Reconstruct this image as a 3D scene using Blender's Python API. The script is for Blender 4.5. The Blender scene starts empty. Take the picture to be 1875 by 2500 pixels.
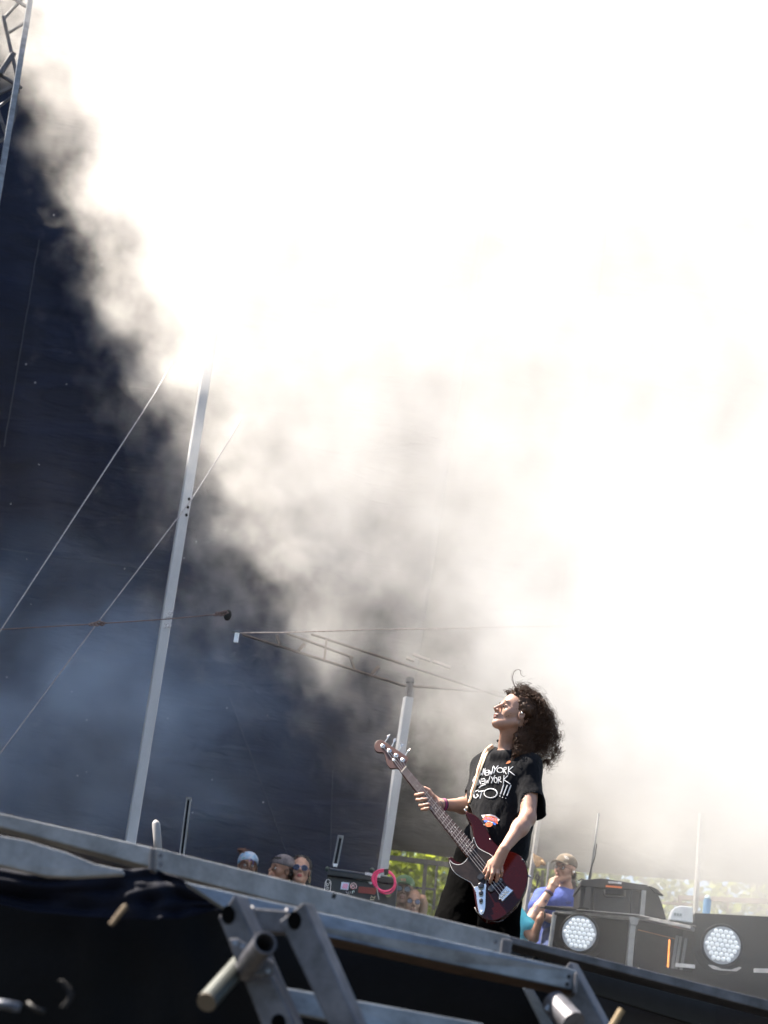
import bpy, bmesh, math, random
import numpy as np
from mathutils import Vector, Matrix, noise as mnoise
random.seed(7); rng = np.random.default_rng(7)
SC = bpy.context.scene
COL = SC.collection

# ---------------------------------------------------------------- camera
F = 4200.0                      # focal length in photo pixels (photo 1875 x 2500)
PITCH, ROLL, CAMZ = math.radians(21.5), math.radians(9.5), 1.1
fw = Vector((0, math.cos(PITCH), math.sin(PITCH)))
rt0 = Vector((1, 0, 0)); up0 = rt0.cross(fw)
RT = rt0*math.cos(ROLL) + up0*math.sin(ROLL)
UP = -rt0*math.sin(ROLL) + up0*math.cos(ROLL)
CAM = Vector((0, 0, CAMZ))
cd = bpy.data.cameras.new('camera'); cam = bpy.data.objects.new('camera', cd); COL.objects.link(cam)
cam.matrix_world = Matrix(((RT.x, UP.x, -fw.x, CAM.x), (RT.y, UP.y, -fw.y, CAM.y), (RT.z, UP.z, -fw.z, CAM.z), (0, 0, 0, 1)))
cd.sensor_fit = 'VERTICAL'; cd.sensor_height = 36; cd.lens = F/2500*36
cd.clip_start = 0.1; cd.clip_end = 500
cd.dof.use_dof = True; cd.dof.focus_distance = 8.95; cd.dof.aperture_fstop = 3.2
SC.camera = cam

# ---------------------------------------------------------------- world, sun, exposure
SUN = Vector((-0.56, 0.13, 0.82)).normalized()      # towards the sun: high, from the left, a little behind
el = math.asin(SUN.z); az = math.atan2(SUN.x, SUN.y)
w = bpy.data.worlds.new('World'); SC.world = w; w.use_nodes = True
nt = w.node_tree; nt.nodes.clear()
sky = nt.nodes.new('ShaderNodeTexSky'); sky.sky_type = 'NISHITA'; sky.sun_disc = False
sky.sun_elevation = el; sky.sun_rotation = az
bg = nt.nodes.new('ShaderNodeBackground'); bg.inputs['Strength'].default_value = 0.05
wo = nt.nodes.new('ShaderNodeOutputWorld')
nt.links.new(sky.outputs[0], bg.inputs[0]); nt.links.new(bg.outputs[0], wo.inputs[0])
sl = bpy.data.lights.new('sun', 'SUN'); sl.energy = 5.0; sl.angle = math.radians(0.5); sl.color = (1.0, 0.905, 0.79)
so = bpy.data.objects.new('sun', sl); COL.objects.link(so); so.location = (-8, -4, 20)
so.rotation_euler = SUN.to_track_quat('Z', 'Y').to_euler()
SC.view_settings.view_transform = 'Standard'; SC.view_settings.look = 'None'
SC.view_settings.exposure = 2.42; SC.view_settings.gamma = 1.0
SC.render.engine = 'CYCLES'
cy = SC.cycles
cy.use_denoising = True
cy.max_bounces = 12; cy.diffuse_bounces = 3; cy.glossy_bounces = 3; cy.transmission_bounces = 4
cy.transparent_max_bounces = 8; cy.volume_bounces = 8
cy.volume_step_rate = 1.0; cy.volume_max_steps = 128
cy.use_adaptive_sampling = True; cy.adaptive_threshold = 0.03
cy.sample_clamp_indirect = 6

# ---------------------------------------------------------------- helpers
KD = 1.0   # depth factor for a group of things
def ray(px, py):
    return (fw + RT*((px-937.5)/F) - UP*((py-1250)/F))
def at(px, py, Y):
    """the point of the vertical plane y = Y that the photo shows at (px, py)"""
    d = ray(px, py); return CAM + d*(Y*KD/d.y)
def onplane(px, py, P0, n):
    d = ray(px, py); return CAM + d*((P0-CAM).dot(n)/d.dot(n))
def ppm(Y): return F/(Y*KD)

def tag(o, label=None, cat=None, group=None, kind=None):
    if label: o['label'] = label
    if cat: o['category'] = cat
    if group: o['group'] = group
    if kind: o['kind'] = kind
    return o
def empty(name, loc, label, cat, group=None):
    o = bpy.data.objects.new(name, None); COL.objects.link(o); o.location = loc; o.empty_display_size = .1
    return tag(o, label, cat, group)
def link(name, me, m, parent=None, smooth=False):
    o = bpy.data.objects.new(name, me); COL.objects.link(o)
    if m is not None:
        for q in (m if isinstance(m, (list, tuple)) else [m]): me.materials.append(q)
    if smooth: me.polygons.foreach_set('use_smooth', [True]*len(me.polygons))
    if parent is not None:
        o.parent = parent; o.matrix_parent_inverse = Matrix.Translation(parent.location).inverted() if parent.type == 'EMPTY' else Matrix()
    return o

class MB:
    """collects shapes in world coordinates and links them as one mesh"""
    def __init__(s): s.v = []; s.f = []
    def add(s, v, f):
        n = len(s.v); s.v += [tuple(p) for p in v]; s.f += [tuple(i+n for i in q) for q in f]; return s
    def beam(s, a, b, wd, dp, up=Vector((0, 0, 1)), bev=0.0, w2=None, d2=None):
        """box from a to b; wd across (side), dp along 'up'"""
        a = Vector(a); b = Vector(b); t = (b-a).normalized(); sd = t.cross(up).normalized(); u = sd.cross(t)
        w2 = wd if w2 is None else w2; d2 = dp if d2 is None else d2
        def ring(c, w_, d_):
            if bev <= 0: pr = [(-1, -1), (1, -1), (1, 1), (-1, 1)]; return [c+sd*x*w_/2+u*y*d_/2 for x, y in pr]
            e = bev; o_ = []
            for sx, sy, k in ((-1, -1, 0), (1, -1, 1), (1, 1, 0), (-1, 1, 1)):
                p1 = (sx*(w_/2-e), sy*d_/2); p2 = (sx*w_/2, sy*(d_/2-e))
                for p in ((p2, p1) if (sx*sy > 0) else (p1, p2)): o_.append(c+sd*p[0]+u*p[1])
            return o_
        r1 = ring(a, wd, dp); r2 = ring(b, w2, d2); n = len(r1)
        return s.add(r1+r2, [(i, (i+1) % n, (i+1) % n+n, i+n) for i in range(n)]+[tuple(range(n))[::-1], tuple(range(n, 2*n))])
    def tube(s, pts, r, n=8, cap=True, flat=None, up=None):
        pts = [Vector(p) for p in pts]; m = len(pts)
        rs = r if isinstance(r, (list, tuple)) else [r]*m
        t0 = (pts[1]-pts[0]).normalized()
        u = up if up is not None else (Vector((0, 0, 1)) if abs(t0.z) < .9 else Vector((1, 0, 0)))
        vs = []
        for i, p in enumerate(pts):
            t = (pts[min(i+1, m-1)]-pts[max(i-1, 0)])
            t = t.normalized() if t.length > 1e-9 else t0
            sd = t.cross(u)
            if sd.length < 1e-6: sd = t.orthogonal()
            sd.normalize(); uu = sd.cross(t).normalized(); u = uu
            for k in range(n):
                a = 2*math.pi*k/n
                vs.append(p+sd*math.cos(a)*rs[i]+uu*math.sin(a)*rs[i]*(flat or 1))
        fs = [(i*n+k, i*n+(k+1) % n, (i+1)*n+(k+1) % n, (i+1)*n+k) for i in range(m-1) for k in range(n)]
        if cap: fs += [tuple(range(n))[::-1], tuple(range((m-1)*n, m*n))]
        return s.add(vs, fs)
    def prism(s, pts, off):
        """polygon pts extruded by vector off"""
        n = len(pts); pts = [Vector(p) for p in pts]
        return s.add(pts+[p+off for p in pts], [tuple(range(n)), tuple(range(2*n-1, n-1, -1))]+[(i, i+n, (i+1) % n+n, (i+1) % n) for i in range(n)])
    def disc(s, c, nrm, r, th, n=20, r2=None):
        c = Vector(c); nrm = Vector(nrm).normalized(); return s.tube([c, c+nrm*th], [r, r2 if r2 is not None else r], n)
    def ball(s, c, r, n=8, sq=(1, 1, 1)):
        c = Vector(c); vs = []; m = n
        for i in range(1, m):
            for k in range(2*n):
                a = math.pi*i/m; b = math.pi*k/n
                vs.append(c+Vector((r*sq[0]*math.sin(a)*math.cos(b), r*sq[1]*math.sin(a)*math.sin(b), r*sq[2]*math.cos(a))))
        k2 = 2*n; fs = [(i*k2+k, i*k2+(k+1) % k2, (i+1)*k2+(k+1) % k2, (i+1)*k2+k) for i in range(m-2) for k in range(k2)]
        fs += [tuple(range(k2))[::-1], tuple(range((m-2)*k2, (m-1)*k2))]
        return s.add(vs, fs)
    def mesh(s, name):
        me = bpy.data.meshes.new(name); me.from_pydata(s.v, [], s.f); me.update()
        bm = bmesh.new(); bm.from_mesh(me); bmesh.ops.recalc_face_normals(bm, faces=bm.faces); bm.to_mesh(me); bm.free()
        return me
    def build(s, name, m, parent=None, smooth=False, bevel=0):
        o = link(name, s.mesh(name), m, parent, smooth)
        if bevel:
            b = o.modifiers.new('bevel', 'BEVEL'); b.width = bevel; b.segments = 2; b.limit_method = 'ANGLE'; b.angle_limit = .6
        return o

# ---------------------------------------------------------------- materials
def mat(name, col, rough=.6, metal=0, var=0, scale=8, bump=0, bscale=60, coat=0, col2=None, spec=.5, alpha=None, stretch=None):
    m = bpy.data.materials.new(name); m.use_nodes = True; n = m.node_tree; b = n.nodes['Principled BSDF']
    b.inputs['Base Color'].default_value = (*col, 1); b.inputs['Roughness'].default_value = rough
    b.inputs['Metallic'].default_value = metal; b.inputs['Coat Weight'].default_value = coat
    b.inputs['Specular IOR Level'].default_value = spec
    tc = n.nodes.new('ShaderNodeTexCoord'); src = tc.outputs['Object']
    if stretch:
        mp = n.nodes.new('ShaderNodeMapping'); mp.inputs['Scale'].default_value = stretch; n.links.new(src, mp.inputs[0]); src = mp.outputs[0]
    if var or col2:
        t = n.nodes.new('ShaderNodeTexNoise'); t.inputs['Scale'].default_value = scale; t.inputs['Detail'].default_value = 6; t.inputs['Roughness'].default_value = .65
        n.links.new(src, t.inputs['Vector'])
        r = n.nodes.new('ShaderNodeValToRGB'); r.color_ramp.elements[0].position = .35; r.color_ramp.elements[1].position = .68
        c2 = col2 or tuple(max(0, c*(1-var)) for c in col); c1 = col if col2 else tuple(min(1, c*(1+var*.5)) for c in col)
        r.color_ramp.elements[0].color = (*c2, 1); r.color_ramp.elements[1].color = (*c1, 1)
        n.links.new(t.outputs['Fac'], r.inputs[0]); n.links.new(r.outputs[0], b.inputs['Base Color'])
    if bump:
        t = n.nodes.new('ShaderNodeTexNoise'); t.inputs['Scale'].default_value = bscale; t.inputs['Detail'].default_value = 4
        n.links.new(src, t.inputs['Vector'])
        bp = n.nodes.new('ShaderNodeBump'); bp.inputs['Strength'].default_value = bump; bp.inputs['Distance'].default_value = .01
        n.links.new(t.outputs['Fac'], bp.inputs['Height']); n.links.new(bp.outputs[0], b.inputs['Normal'])
    return m
M = {}
M['alu'] = mat('alu', (.165, .19, .225), .5, .4, var=.42, scale=17, bump=.08, bscale=90, stretch=(.4, 1, 1))
M['alu_old'] = mat('alu_old', (.078, .078, .09), .5, .35, var=.5, scale=13, bump=.10, bscale=60)
M['paint_grey'] = mat('paint_grey', (.215, .22, .23), .6, 0, var=.4, scale=9, bump=.2, bscale=40)
M['black'] = mat('black', (.004, .004, .0045), .6, var=.3, spec=.3)
M['black_steel'] = mat('black_steel', (.006, .006, .007), .5, .1, var=.3, scale=20, spec=.3)
M['void'] = mat('void', (.002, .002, .002), .95, spec=.05)
M['rust'] = mat('rust', (.045, .026, .016), .8, .2, var=.5, scale=25)
# ---------------------------------------------------------------- ground, stage, backdrop tarpaulins
g = MB(); g.add([(-300, -60, 0), (300, -60, 0), (300, 400, 0), (-300, 400, 0)], [(0, 1, 2, 3)])
tag(g.build('ground', mat('ground', (.035, .032, .026), .95, var=.5, scale=.6)), kind='structure')
FLOOR = 1.9
s_ = MB(); s_.add([(-9, 5.7, FLOOR-.12), (9, 6.5, FLOOR-.12), (9, 17.0, FLOOR-.12), (-9, 17.0, FLOOR-.12), (-9, 5.7, FLOOR), (9, 6.5, FLOOR), (9, 17.0, FLOOR), (-9, 17.0, FLOOR)],
             [(0, 1, 2, 3), (4, 5, 6, 7), (0, 1, 5, 4), (1, 2, 6, 5), (2, 3, 7, 6), (3, 0, 4, 7)])
tag(s_.build('stage_floor', mat('stage_floor', (.008, .007, .007), .8, var=.4, scale=3)), kind='structure')

def tarp_mat(c1=(.0028, .0055, .017, 1), c2=(.005, .0105, .033, 1)):
    m = bpy.data.materials.new('tarpaulin'); m.use_nodes = True; n = m.node_tree; b = n.nodes['Principled BSDF']
    b.inputs['Roughness'].default_value = .6; b.inputs['Specular IOR Level'].default_value = .22
    tc = n.nodes.new('ShaderNodeTexCoord'); L = n.links.new
    def noise(scale, st, det=5, dist=0):
        mp = n.nodes.new('ShaderNodeMapping'); mp.inputs['Scale'].default_value = st; mp.inputs['Rotation'].default_value = (0, math.radians(-6), 0)
        t = n.nodes.new('ShaderNodeTexNoise'); t.inputs['Scale'].default_value = scale; t.inputs['Detail'].default_value = det; t.inputs['Distortion'].default_value = dist
        L(tc.outputs['Object'], mp.inputs[0]); L(mp.outputs[0], t.inputs['Vector']); return t.outputs['Fac']
    big = noise(.9, (1, 1, .35), 3, .4); mid = noise(2.2, (.5, 1, 1.7), 5, 1.2); fine = noise(22, (.3, 1, 2.2), 3, .5)
    a = n.nodes.new('ShaderNodeMath'); a.operation = 'MULTIPLY_ADD'; a.inputs[1].default_value = .5; L(mid, a.inputs[0]); L(big, a.inputs[2])
    a2 = n.nodes.new('ShaderNodeMath'); a2.operation = 'MULTIPLY_ADD'; a2.inputs[1].default_value = .08; L(fine, a2.inputs[0]); L(a.outputs[0], a2.inputs[2])
    bp = n.nodes.new('ShaderNodeBump'); bp.inputs['Strength'].default_value = .6; bp.inputs['Distance'].default_value = .10
    L(a2.outputs[0], bp.inputs['Height']); L(bp.outputs[0], b.inputs['Normal'])
    r = n.nodes.new('ShaderNodeValToRGB'); r.color_ramp.elements[0].color = c1; r.color_ramp.elements[1].color = c2
    r.color_ramp.elements[0].position = .3; r.color_ramp.elements[1].position = .75
    L(mid, r.inputs[0]); L(r.outputs[0], b.inputs['Base Color'])
    return m
M['tarp'] = tarp_mat(); M['tarp_plain'] = tarp_mat((.003, .003, .003, 1), (.007, .006, .0055, 1))   # neutral brown black for the middle and right cloths
TY = 17.2
def tarp(name, x0, x1, z0a, z0b, z1, Y, label, folds=.06, seamx=()):
    nx, nz = 110, 90; vs = []; fs = []
    for j in range(nz+1):
        for i in range(nx+1):
            u = i/nx; v = j/nz; x = x0+(x1-x0)*u; z0 = z0a+(z0b-z0a)*u; z = z0+(z1-z0)*v
            y = Y+folds*(mnoise.noise((x*.9+z*.45, z*.25, Y))*2.2+abs(mnoise.noise((x*1.3+z*.9, z*.12, 4)))*1.6*max(0, min(1, (-x-2.2)/1.5))+mnoise.noise((x*2.6+z*.8, z*.5, 3+Y))*.5+mnoise.noise((x*6-z*3, z*1.5, 9))*.12)
            vs.append((x, y, z))
    for j in range(nz):
        for i in range(nx): a = j*(nx+1)+i; fs.append((a, a+1, a+nx+2, a+nx+1))
    root = MB().add(vs, fs).build(name, M['tarp'], smooth=True); root.modifiers.new('solid', 'SOLIDIFY').thickness = .004
    tag(root, label, 'tarpaulin')
    return root
x_l = at(935, 2090, TY).x
left = tarp('backdrop_tarp', -8.5, x_l+.06, 1.95, 1.95, 17.5, TY, 'huge black backdrop tarpaulin behind the grey poles, wrinkled, reaching below the stage edge')
za = at(955, 2076, TY+.12); zb = at(1290, 2122, TY+.12)
mid = tarp('backdrop_tarp', x_l-.05, zb.x, za.z, zb.z, 17.5, TY+.12, 'black tarpaulin hanging behind the bass player, its lower edge above green foliage', .05)
mid.data.materials[0] = M['tarp_plain']
zc = at(1875, 2162, TY+.2); zb2 = at(1280, 2118, TY+.2)
rgt = tarp('backdrop_tarp', zb2.x, 8.5, zb2.z, zb2.z+(zc.z-zb2.z)*(8.5-zb2.x)/(zc.x-zb2.x), 17.5, TY+.2, 'smoke veiled tarpaulin on the right, hanging over the bright gap above the equipment cases', .05)
rgt.data.materials[0] = M['tarp_plain']
# sewn seams of the big tarpaulin (parts of it)
for (xa, ya, xb, yb) in ((96, 585, 10, 1090),):
    p0 = at(xa, ya, TY-.09); p1 = at(xb, yb, TY-.09)
    q = [p0.lerp(p1, t/16)+Vector((mnoise.noise((t*.7, 0, 0))*.01, 0, 0)) for t in range(17)]
    MB().tube(q, .006, 5).build('seam', mat('seam', (.035, .04, .055), .8), left)

# unseen wall, added so that its shade falls across the lower left of the smoke
wg = MB(); wq = [(11.0, 0), (17.4, 0), (17.4, 14.7), (11.0, 12.1)]
wg.add([(x, y, z) for x in (-6.3, -6.34) for y, z in wq], [(0, 1, 2, 3), (7, 6, 5, 4), (0, 3, 7, 4), (1, 5, 6, 2), (3, 2, 6, 7), (0, 4, 5, 1)])
tag(wg.build('shade_wall', M['tarp']), 'black shade wall added out of view at the left of the stage', 'tarpaulin')

M['light_pinhole'] = mat('light_pinhole', (.35, .36, .40), .5)  # pale discs stand in for light showing through pinholes
for k in range(26):
    px, py = (rng.uniform(15, 330), rng.uniform(520, 1900)) if k < 16 else (rng.uniform(330, 700), rng.uniform(1250, 2000))
    c = at(px, py, TY-.13); MB().disc(c, (0, -1, 0), rng.uniform(.004, .009), .004, 8).build('light_pinhole', M['light_pinhole'], left)
for pts in ([(0, 1340), (400, 1395), (560, 1440)], [(560, 1700), (700, 2085)], [(812, 1880), (806, 2100)]):
    q = [at(x, y, TY-.10) for x, y in pts]
    MB().tube([q[i].lerp(q[i+1], t/8) for i in range(len(q)-1) for t in range(8)]+[q[-1]], .005, 5).build('seam', mat('seam_dark', (.020, .024, .036), .8), left)
# ---------------------------------------------------------------- stage smoke
SY = 12.0     # middle of the smoke bank
def smoke():
    xs0, xs1, ys0, ys1, zs0, zs1 = -5.2, 6.0, 9.7, 16.6, 2.0, 14.2
    b = MB(); b.add([(xs0, ys0, zs0), (xs1, ys0, zs0), (xs1, ys1, zs0), (xs0, ys1, zs0), (xs0, ys0, zs1), (xs1, ys0, zs1), (xs1, ys1, zs1), (xs0, ys1, zs1)],
                    [(0, 3, 2, 1), (4, 5, 6, 7), (0, 1, 5, 4), (1, 2, 6, 5), (2, 3, 7, 6), (3, 0, 4, 7)])
    m = bpy.data.materials.new('smoke'); m.use_nodes = True; n = m.node_tree; n.nodes.clear(); L = n.links.new
    out = n.nodes.new('ShaderNodeOutputMaterial'); vs = n.nodes.new('ShaderNodeVolumeScatter')
    vs.inputs['Color'].default_value = (.99, .976, .95, 1); vs.inputs['Anisotropy'].default_value = .5
    tc = n.nodes.new('ShaderNodeTexCoord')
    def math_(op, a, b_=None, c=None, clamp=False):
        q = n.nodes.new('ShaderNodeMath'); q.operation = op; q.use_clamp = clamp
        for i, v in enumerate((a, b_, c)):
            if v is None: continue
            if isinstance(v, (int, float)): q.inputs[i].default_value = v
            else: L(v, q.inputs[i])
        return q.outputs[0]
    def noise(scale, det, st=(1, 1, 1), off=(0, 0, 0), rough=.5):
        mp = n.nodes.new('ShaderNodeMapping'); mp.inputs['Scale'].default_value = st; mp.inputs['Location'].default_value = off
        t = n.nodes.new('ShaderNodeTexNoise'); t.inputs['Scale'].default_value = scale; t.inputs['Detail'].default_value = det; t.inputs['Roughness'].default_value = rough
        L(tc.outputs['Object'], mp.inputs[0]); L(mp.outputs[0], t.inputs['Vector']); return t.outputs['Fac']
    sp = n.nodes.new('ShaderNodeSeparateXYZ'); L(tc.outputs['Object'], sp.inputs[0])
    X, Y, Z = sp.outputs
    # slow swirls push the edge about
    nb = noise(.55, 2, (1, .8, 1)); nf = noise(1.7, 6, (1, .75, 1), (3, 1, 7), .64)
    # perspective-free outline of the plume in (X, Z): lower boundary height as a function of X
    pts = [at(px, py, SY) for px, py in EDGE]
    x0, x1 = -3.4, 4.4; z0, z1 = 2.0, 14.0
    fc = n.nodes.new('ShaderNodeFloatCurve'); cv = fc.mapping.curves[0]
    cs = [((p.x-x0)/(x1-x0), (p.z-z0)/(z1-z0)) for p in pts]; cs = [(max(0, min(1, a)), max(0, min(1, b))) for a, b in cs]; cs.sort()
    while len(cv.points) < len(cs): cv.points.new(.5, .5)
    for q, c in zip(cv.points, cs): q.location = c
    for q in cv.points: q.handle_type = 'AUTO'
    fc.mapping.update()
    xx = math_('MULTIPLY_ADD', nb, 1.1, math_('ADD', X, -.55)); xx = math_('MULTIPLY_ADD', nf, .9, math_('ADD', xx, -.45))
    xn = math_('DIVIDE', math_('SUBTRACT', xx, x0), x1-x0); L(xn, fc.inputs['Value'])
    zb = math_('MULTIPLY_ADD', fc.outputs[0], z1-z0, z0)
    h = math_('SUBTRACT', Z, zb)                      # height above the plume's lower edge
    e = math_('DIVIDE', h, RAMP)
    core = math_('MULTIPLY', math_('SUBTRACT', 1, math_('MULTIPLY', math_('DIVIDE', h, 1.8, clamp=True), .62)), math_('SUBTRACT', 1, math_('DIVIDE', math_('SUBTRACT', Z, 6.2), 5.5, clamp=True) if False else math_('MULTIPLY', math_('DIVIDE', math_('SUBTRACT', Z, 5.0), 4.0, clamp=True), .5)))
    wisp = math_('MULTIPLY_ADD', math_('MINIMUM', e, 1.0), .9, math_('MULTIPLY_ADD', nf, 3.3, -1.72), clamp=True)
    def blob(px, py, rx, rz, ang=0):
        c = at(px, py, SY); ca, sa = math.cos(ang), math.sin(ang)
        dx = math_('SUBTRACT', xx, c.x); dz = math_('SUBTRACT', Z, c.z)
        u_ = math_('MULTIPLY', math_('MULTIPLY_ADD', dx, ca, math_('MULTIPLY', dz, sa)), 1/rx); v_ = math_('MULTIPLY', math_('MULTIPLY_ADD', dx, -sa, math_('MULTIPLY', dz, ca)), 1/rz)
        r2 = math_('ADD', math_('MULTIPLY', u_, u_), math_('MULTIPLY', v_, v_)); return math_('SUBTRACT', 1, r2, clamp=True)
    # a thin place in the plume, a dense billow at the right
    core = math_('MULTIPLY', core, math_('SUBTRACT', 1, math_('MULTIPLY', blob(1090, 1370, 1.8, .5, -.45), .55)))
    core = math_('MULTIPLY', core, math_('SUBTRACT', 1, math_('MULTIPLY', blob(960, 1640, .75, .6, -.4), .7)))
    fade = math_('SUBTRACT', 1, math_('DIVIDE', math_('SUBTRACT', Y, 13.9), .6, clamp=True)); core = math_('MULTIPLY', core, fade)
    wisp = math_('ADD', wisp, math_('MULTIPLY', blob(1780, 1690, 2.6, 1.3, -.2), .6))
    d1 = math_('MULTIPLY', math_('MULTIPLY', core, wisp), SMOKE_D)
    # soft low haze
    mist = DENS_MIST(math_, noise, X, Y, Z)
    tot = math_('ADD', d1, mist)
    L(tot, vs.inputs['Density']); L(vs.outputs[0], out.inputs['Volume'])
    m.cycles.volume_step_rate = 1.0
    o = b.build('smoke', m); return tag(o, 'thick white stage smoke drifting down across the black backdrop, thinning to brown haze', 'smoke', kind='stuff')
EDGE = [(60, 230), (190, 480), (260, 720), (370, 1020), (480, 1220), (630, 1390), (830, 1575), (1000, 1715), (1150, 1820), (1500, 1910), (1875, 1960)]
SMOKE_D = .88; RAMP = 1.9
def DENS_MIST(math_, noise, X, Y, Z):
    n1 = noise(.8, 3, (1, 1, 1), (11, 5, 2))
    a = math_('MULTIPLY', math_('SUBTRACT', n1, .36), 2.0, clamp=True)
    lo = math_('SUBTRACT', 1, math_('DIVIDE', math_('SUBTRACT', Z, 3.2), 3.4), clamp=True)
    def soft(px, py, Yc, rx, ry, rz):
        c = at(px, py, Yc); s_ = None
        for V_, cc, r in ((X, c.x, rx), (Y, c.y, ry), (Z, c.z, rz)):
            d = math_('MULTIPLY', math_('SUBTRACT', V_, cc), 1/r); d = math_('MULTIPLY', d, d); s_ = d if s_ is None else math_('ADD', s_, d)
        return math_('MULTIPLY', math_('SUBTRACT', 1, s_, clamp=True), math_('ADD', .35, a))
    q = math_('MULTIPLY', math_('MULTIPLY', a, lo), .03)
    q = math_('ADD', q, math_('MULTIPLY', soft(1850, 2200, 11.4, 1.6, 1.6, 1.0), .14))
    return math_('ADD', q, math_('MULTIPLY', soft(1850, 2120, 15.3, 2.6, 1.25, 1.5), .75))
smoke()

def tinted_haze(px, py, Yc, rx, ry, rz, dens, label):
    """a drifting patch of thin haze, tinted blue to stand in for skylit shade: an ellipsoid whose density falls to nothing at its skin"""
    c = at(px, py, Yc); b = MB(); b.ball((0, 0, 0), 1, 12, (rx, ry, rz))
    m = bpy.data.materials.new('tinted_haze'); m.use_nodes = True; n = m.node_tree; n.nodes.clear(); L = n.links.new
    out = n.nodes.new('ShaderNodeOutputMaterial'); vs = n.nodes.new('ShaderNodeVolumeScatter'); vs.inputs['Color'].default_value = (.42, .60, .92, 1)  # blue scatter colour stands in for skylight in the shade
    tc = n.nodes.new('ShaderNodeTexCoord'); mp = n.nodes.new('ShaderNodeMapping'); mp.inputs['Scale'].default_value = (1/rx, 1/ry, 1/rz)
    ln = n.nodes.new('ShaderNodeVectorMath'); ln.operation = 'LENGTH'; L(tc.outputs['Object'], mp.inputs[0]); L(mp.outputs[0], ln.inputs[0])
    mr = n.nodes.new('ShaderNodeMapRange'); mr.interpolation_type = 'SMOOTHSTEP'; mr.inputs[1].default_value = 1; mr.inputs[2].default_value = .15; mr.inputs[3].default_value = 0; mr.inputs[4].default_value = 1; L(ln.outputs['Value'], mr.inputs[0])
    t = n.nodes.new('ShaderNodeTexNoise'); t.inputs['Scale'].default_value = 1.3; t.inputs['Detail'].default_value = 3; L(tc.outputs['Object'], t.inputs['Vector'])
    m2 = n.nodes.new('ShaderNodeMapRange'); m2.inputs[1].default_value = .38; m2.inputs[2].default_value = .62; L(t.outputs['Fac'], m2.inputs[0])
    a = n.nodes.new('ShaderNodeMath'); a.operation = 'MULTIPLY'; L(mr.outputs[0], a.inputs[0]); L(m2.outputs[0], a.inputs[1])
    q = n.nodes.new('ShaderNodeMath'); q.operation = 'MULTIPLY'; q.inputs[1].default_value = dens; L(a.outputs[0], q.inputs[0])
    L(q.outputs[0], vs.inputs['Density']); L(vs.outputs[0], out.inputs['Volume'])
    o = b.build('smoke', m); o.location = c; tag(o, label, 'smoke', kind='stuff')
tinted_haze(130, 1740, 14.6, 2.7, 1.9, 1.9, .48, 'faint haze low on the left behind the ropes, tinted blue as skylit shade')
# ---------------------------------------------------------------- foreground staging steel
def atz(px, py, z):
    d = ray(px, py); return CAM + d*((z-CAMZ)/d.z)
def ext(a, b, y):        # continue the pixel line a-b to height y
    t = (y-a[1])/(b[1]-a[1]); return (a[0]+(b[0]-a[0])*t, y)
def extx(a, b, x):
    t = (x-a[0])/(b[0]-a[0]); return (x, a[1]+(b[1]-a[1])*t)
def box4(name, q1, q2, off, m, parent=None, bevel=.003):
    """bar whose front face has rails q1 (upper a,b) and q2 (lower a,b); off = thickness vector"""
    a, b = q1; d, c = q2
    return MB().prism([a, b, c, d], off).build(name, m, parent, bevel=bevel)
back = Vector((.05, .98, 0)).normalized()
# the stage's front edge: an older channel on the left, the pale box beam, the dark I beam on the right
A0, A1 = (-60, 1971), (378, 2070)
e1 = empty('edge_channel', atz(160, 2030, FLOOR), 'weathered pale steel channel forming the left end of the stage edge', 'steel beam')
def edge(name, p, q, hp, hq, m, parent, dy=0., th=.10, bev=.004):
    """beam face with top edge p-q (px) lying at stage level; hp,hq its face heights in px"""
    a = atz(*p, FLOOR+.02); b = atz(*q, FLOOR+.02)
    a = at(p[0], p[1], a.y+dy); b = at(q[0], q[1], b.y+dy)
    c = at(q[0]-hq*.12, q[1]+hq, b.y); d = at(p[0]-hp*.12, p[1]+hp, a.y)
    return MB().prism([a, b, c, d], back*th).build(name, m, parent, bevel=bev)
edge('top_flange', A0, A1, 31, 48, M['paint_grey'], e1)
edge('web', (-60, 2000), (372, 2108), 70, 20, M['rust'], e1, .09, .02)
# lower lip, curving up towards the joint
u = [(-60, 2028), (60, 2050), (160, 2080), (230, 2108), (300, 2123), (300, 2134), (180, 2141), (110, 2138), (0, 2112), (-60, 2098)]
MB().prism([at(x, y, 4.42+.0006*x) for x, y in u], back*.04).build('lower_flange', M['paint_grey'], e1, bevel=.004)
e2 = empty('edge_beam', atz(800, 2200, FLOOR), 'long pale scuffed box beam along the stage edge below the bass player', 'steel beam')
edge('beam_body', (378, 2069), (1246, 2284), 54, 60, M['paint_grey'], e2, -.01, .10)
MB().prism([at(x, y, 4.9) for x, y in ((812, 2180), (822, 2183), (819, 2194), (809, 2191))], back*.01).build('tape_mark', M['black'], e2)
MB().prism([at(x, y, 4.45) for x, y in ((366, 2068), (380, 2071), (377, 2126), (362, 2124))], back*.05).build('end_plate', M['alu_old'], e2, bevel=.003)
MB().prism([at(x, y, 5.0) for x, y in ((1226, 2290), (1252, 2295), (1244, 2352), (1220, 2346))], back*.05).build('end_plate', M['alu_old'], e2, bevel=.003)
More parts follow.
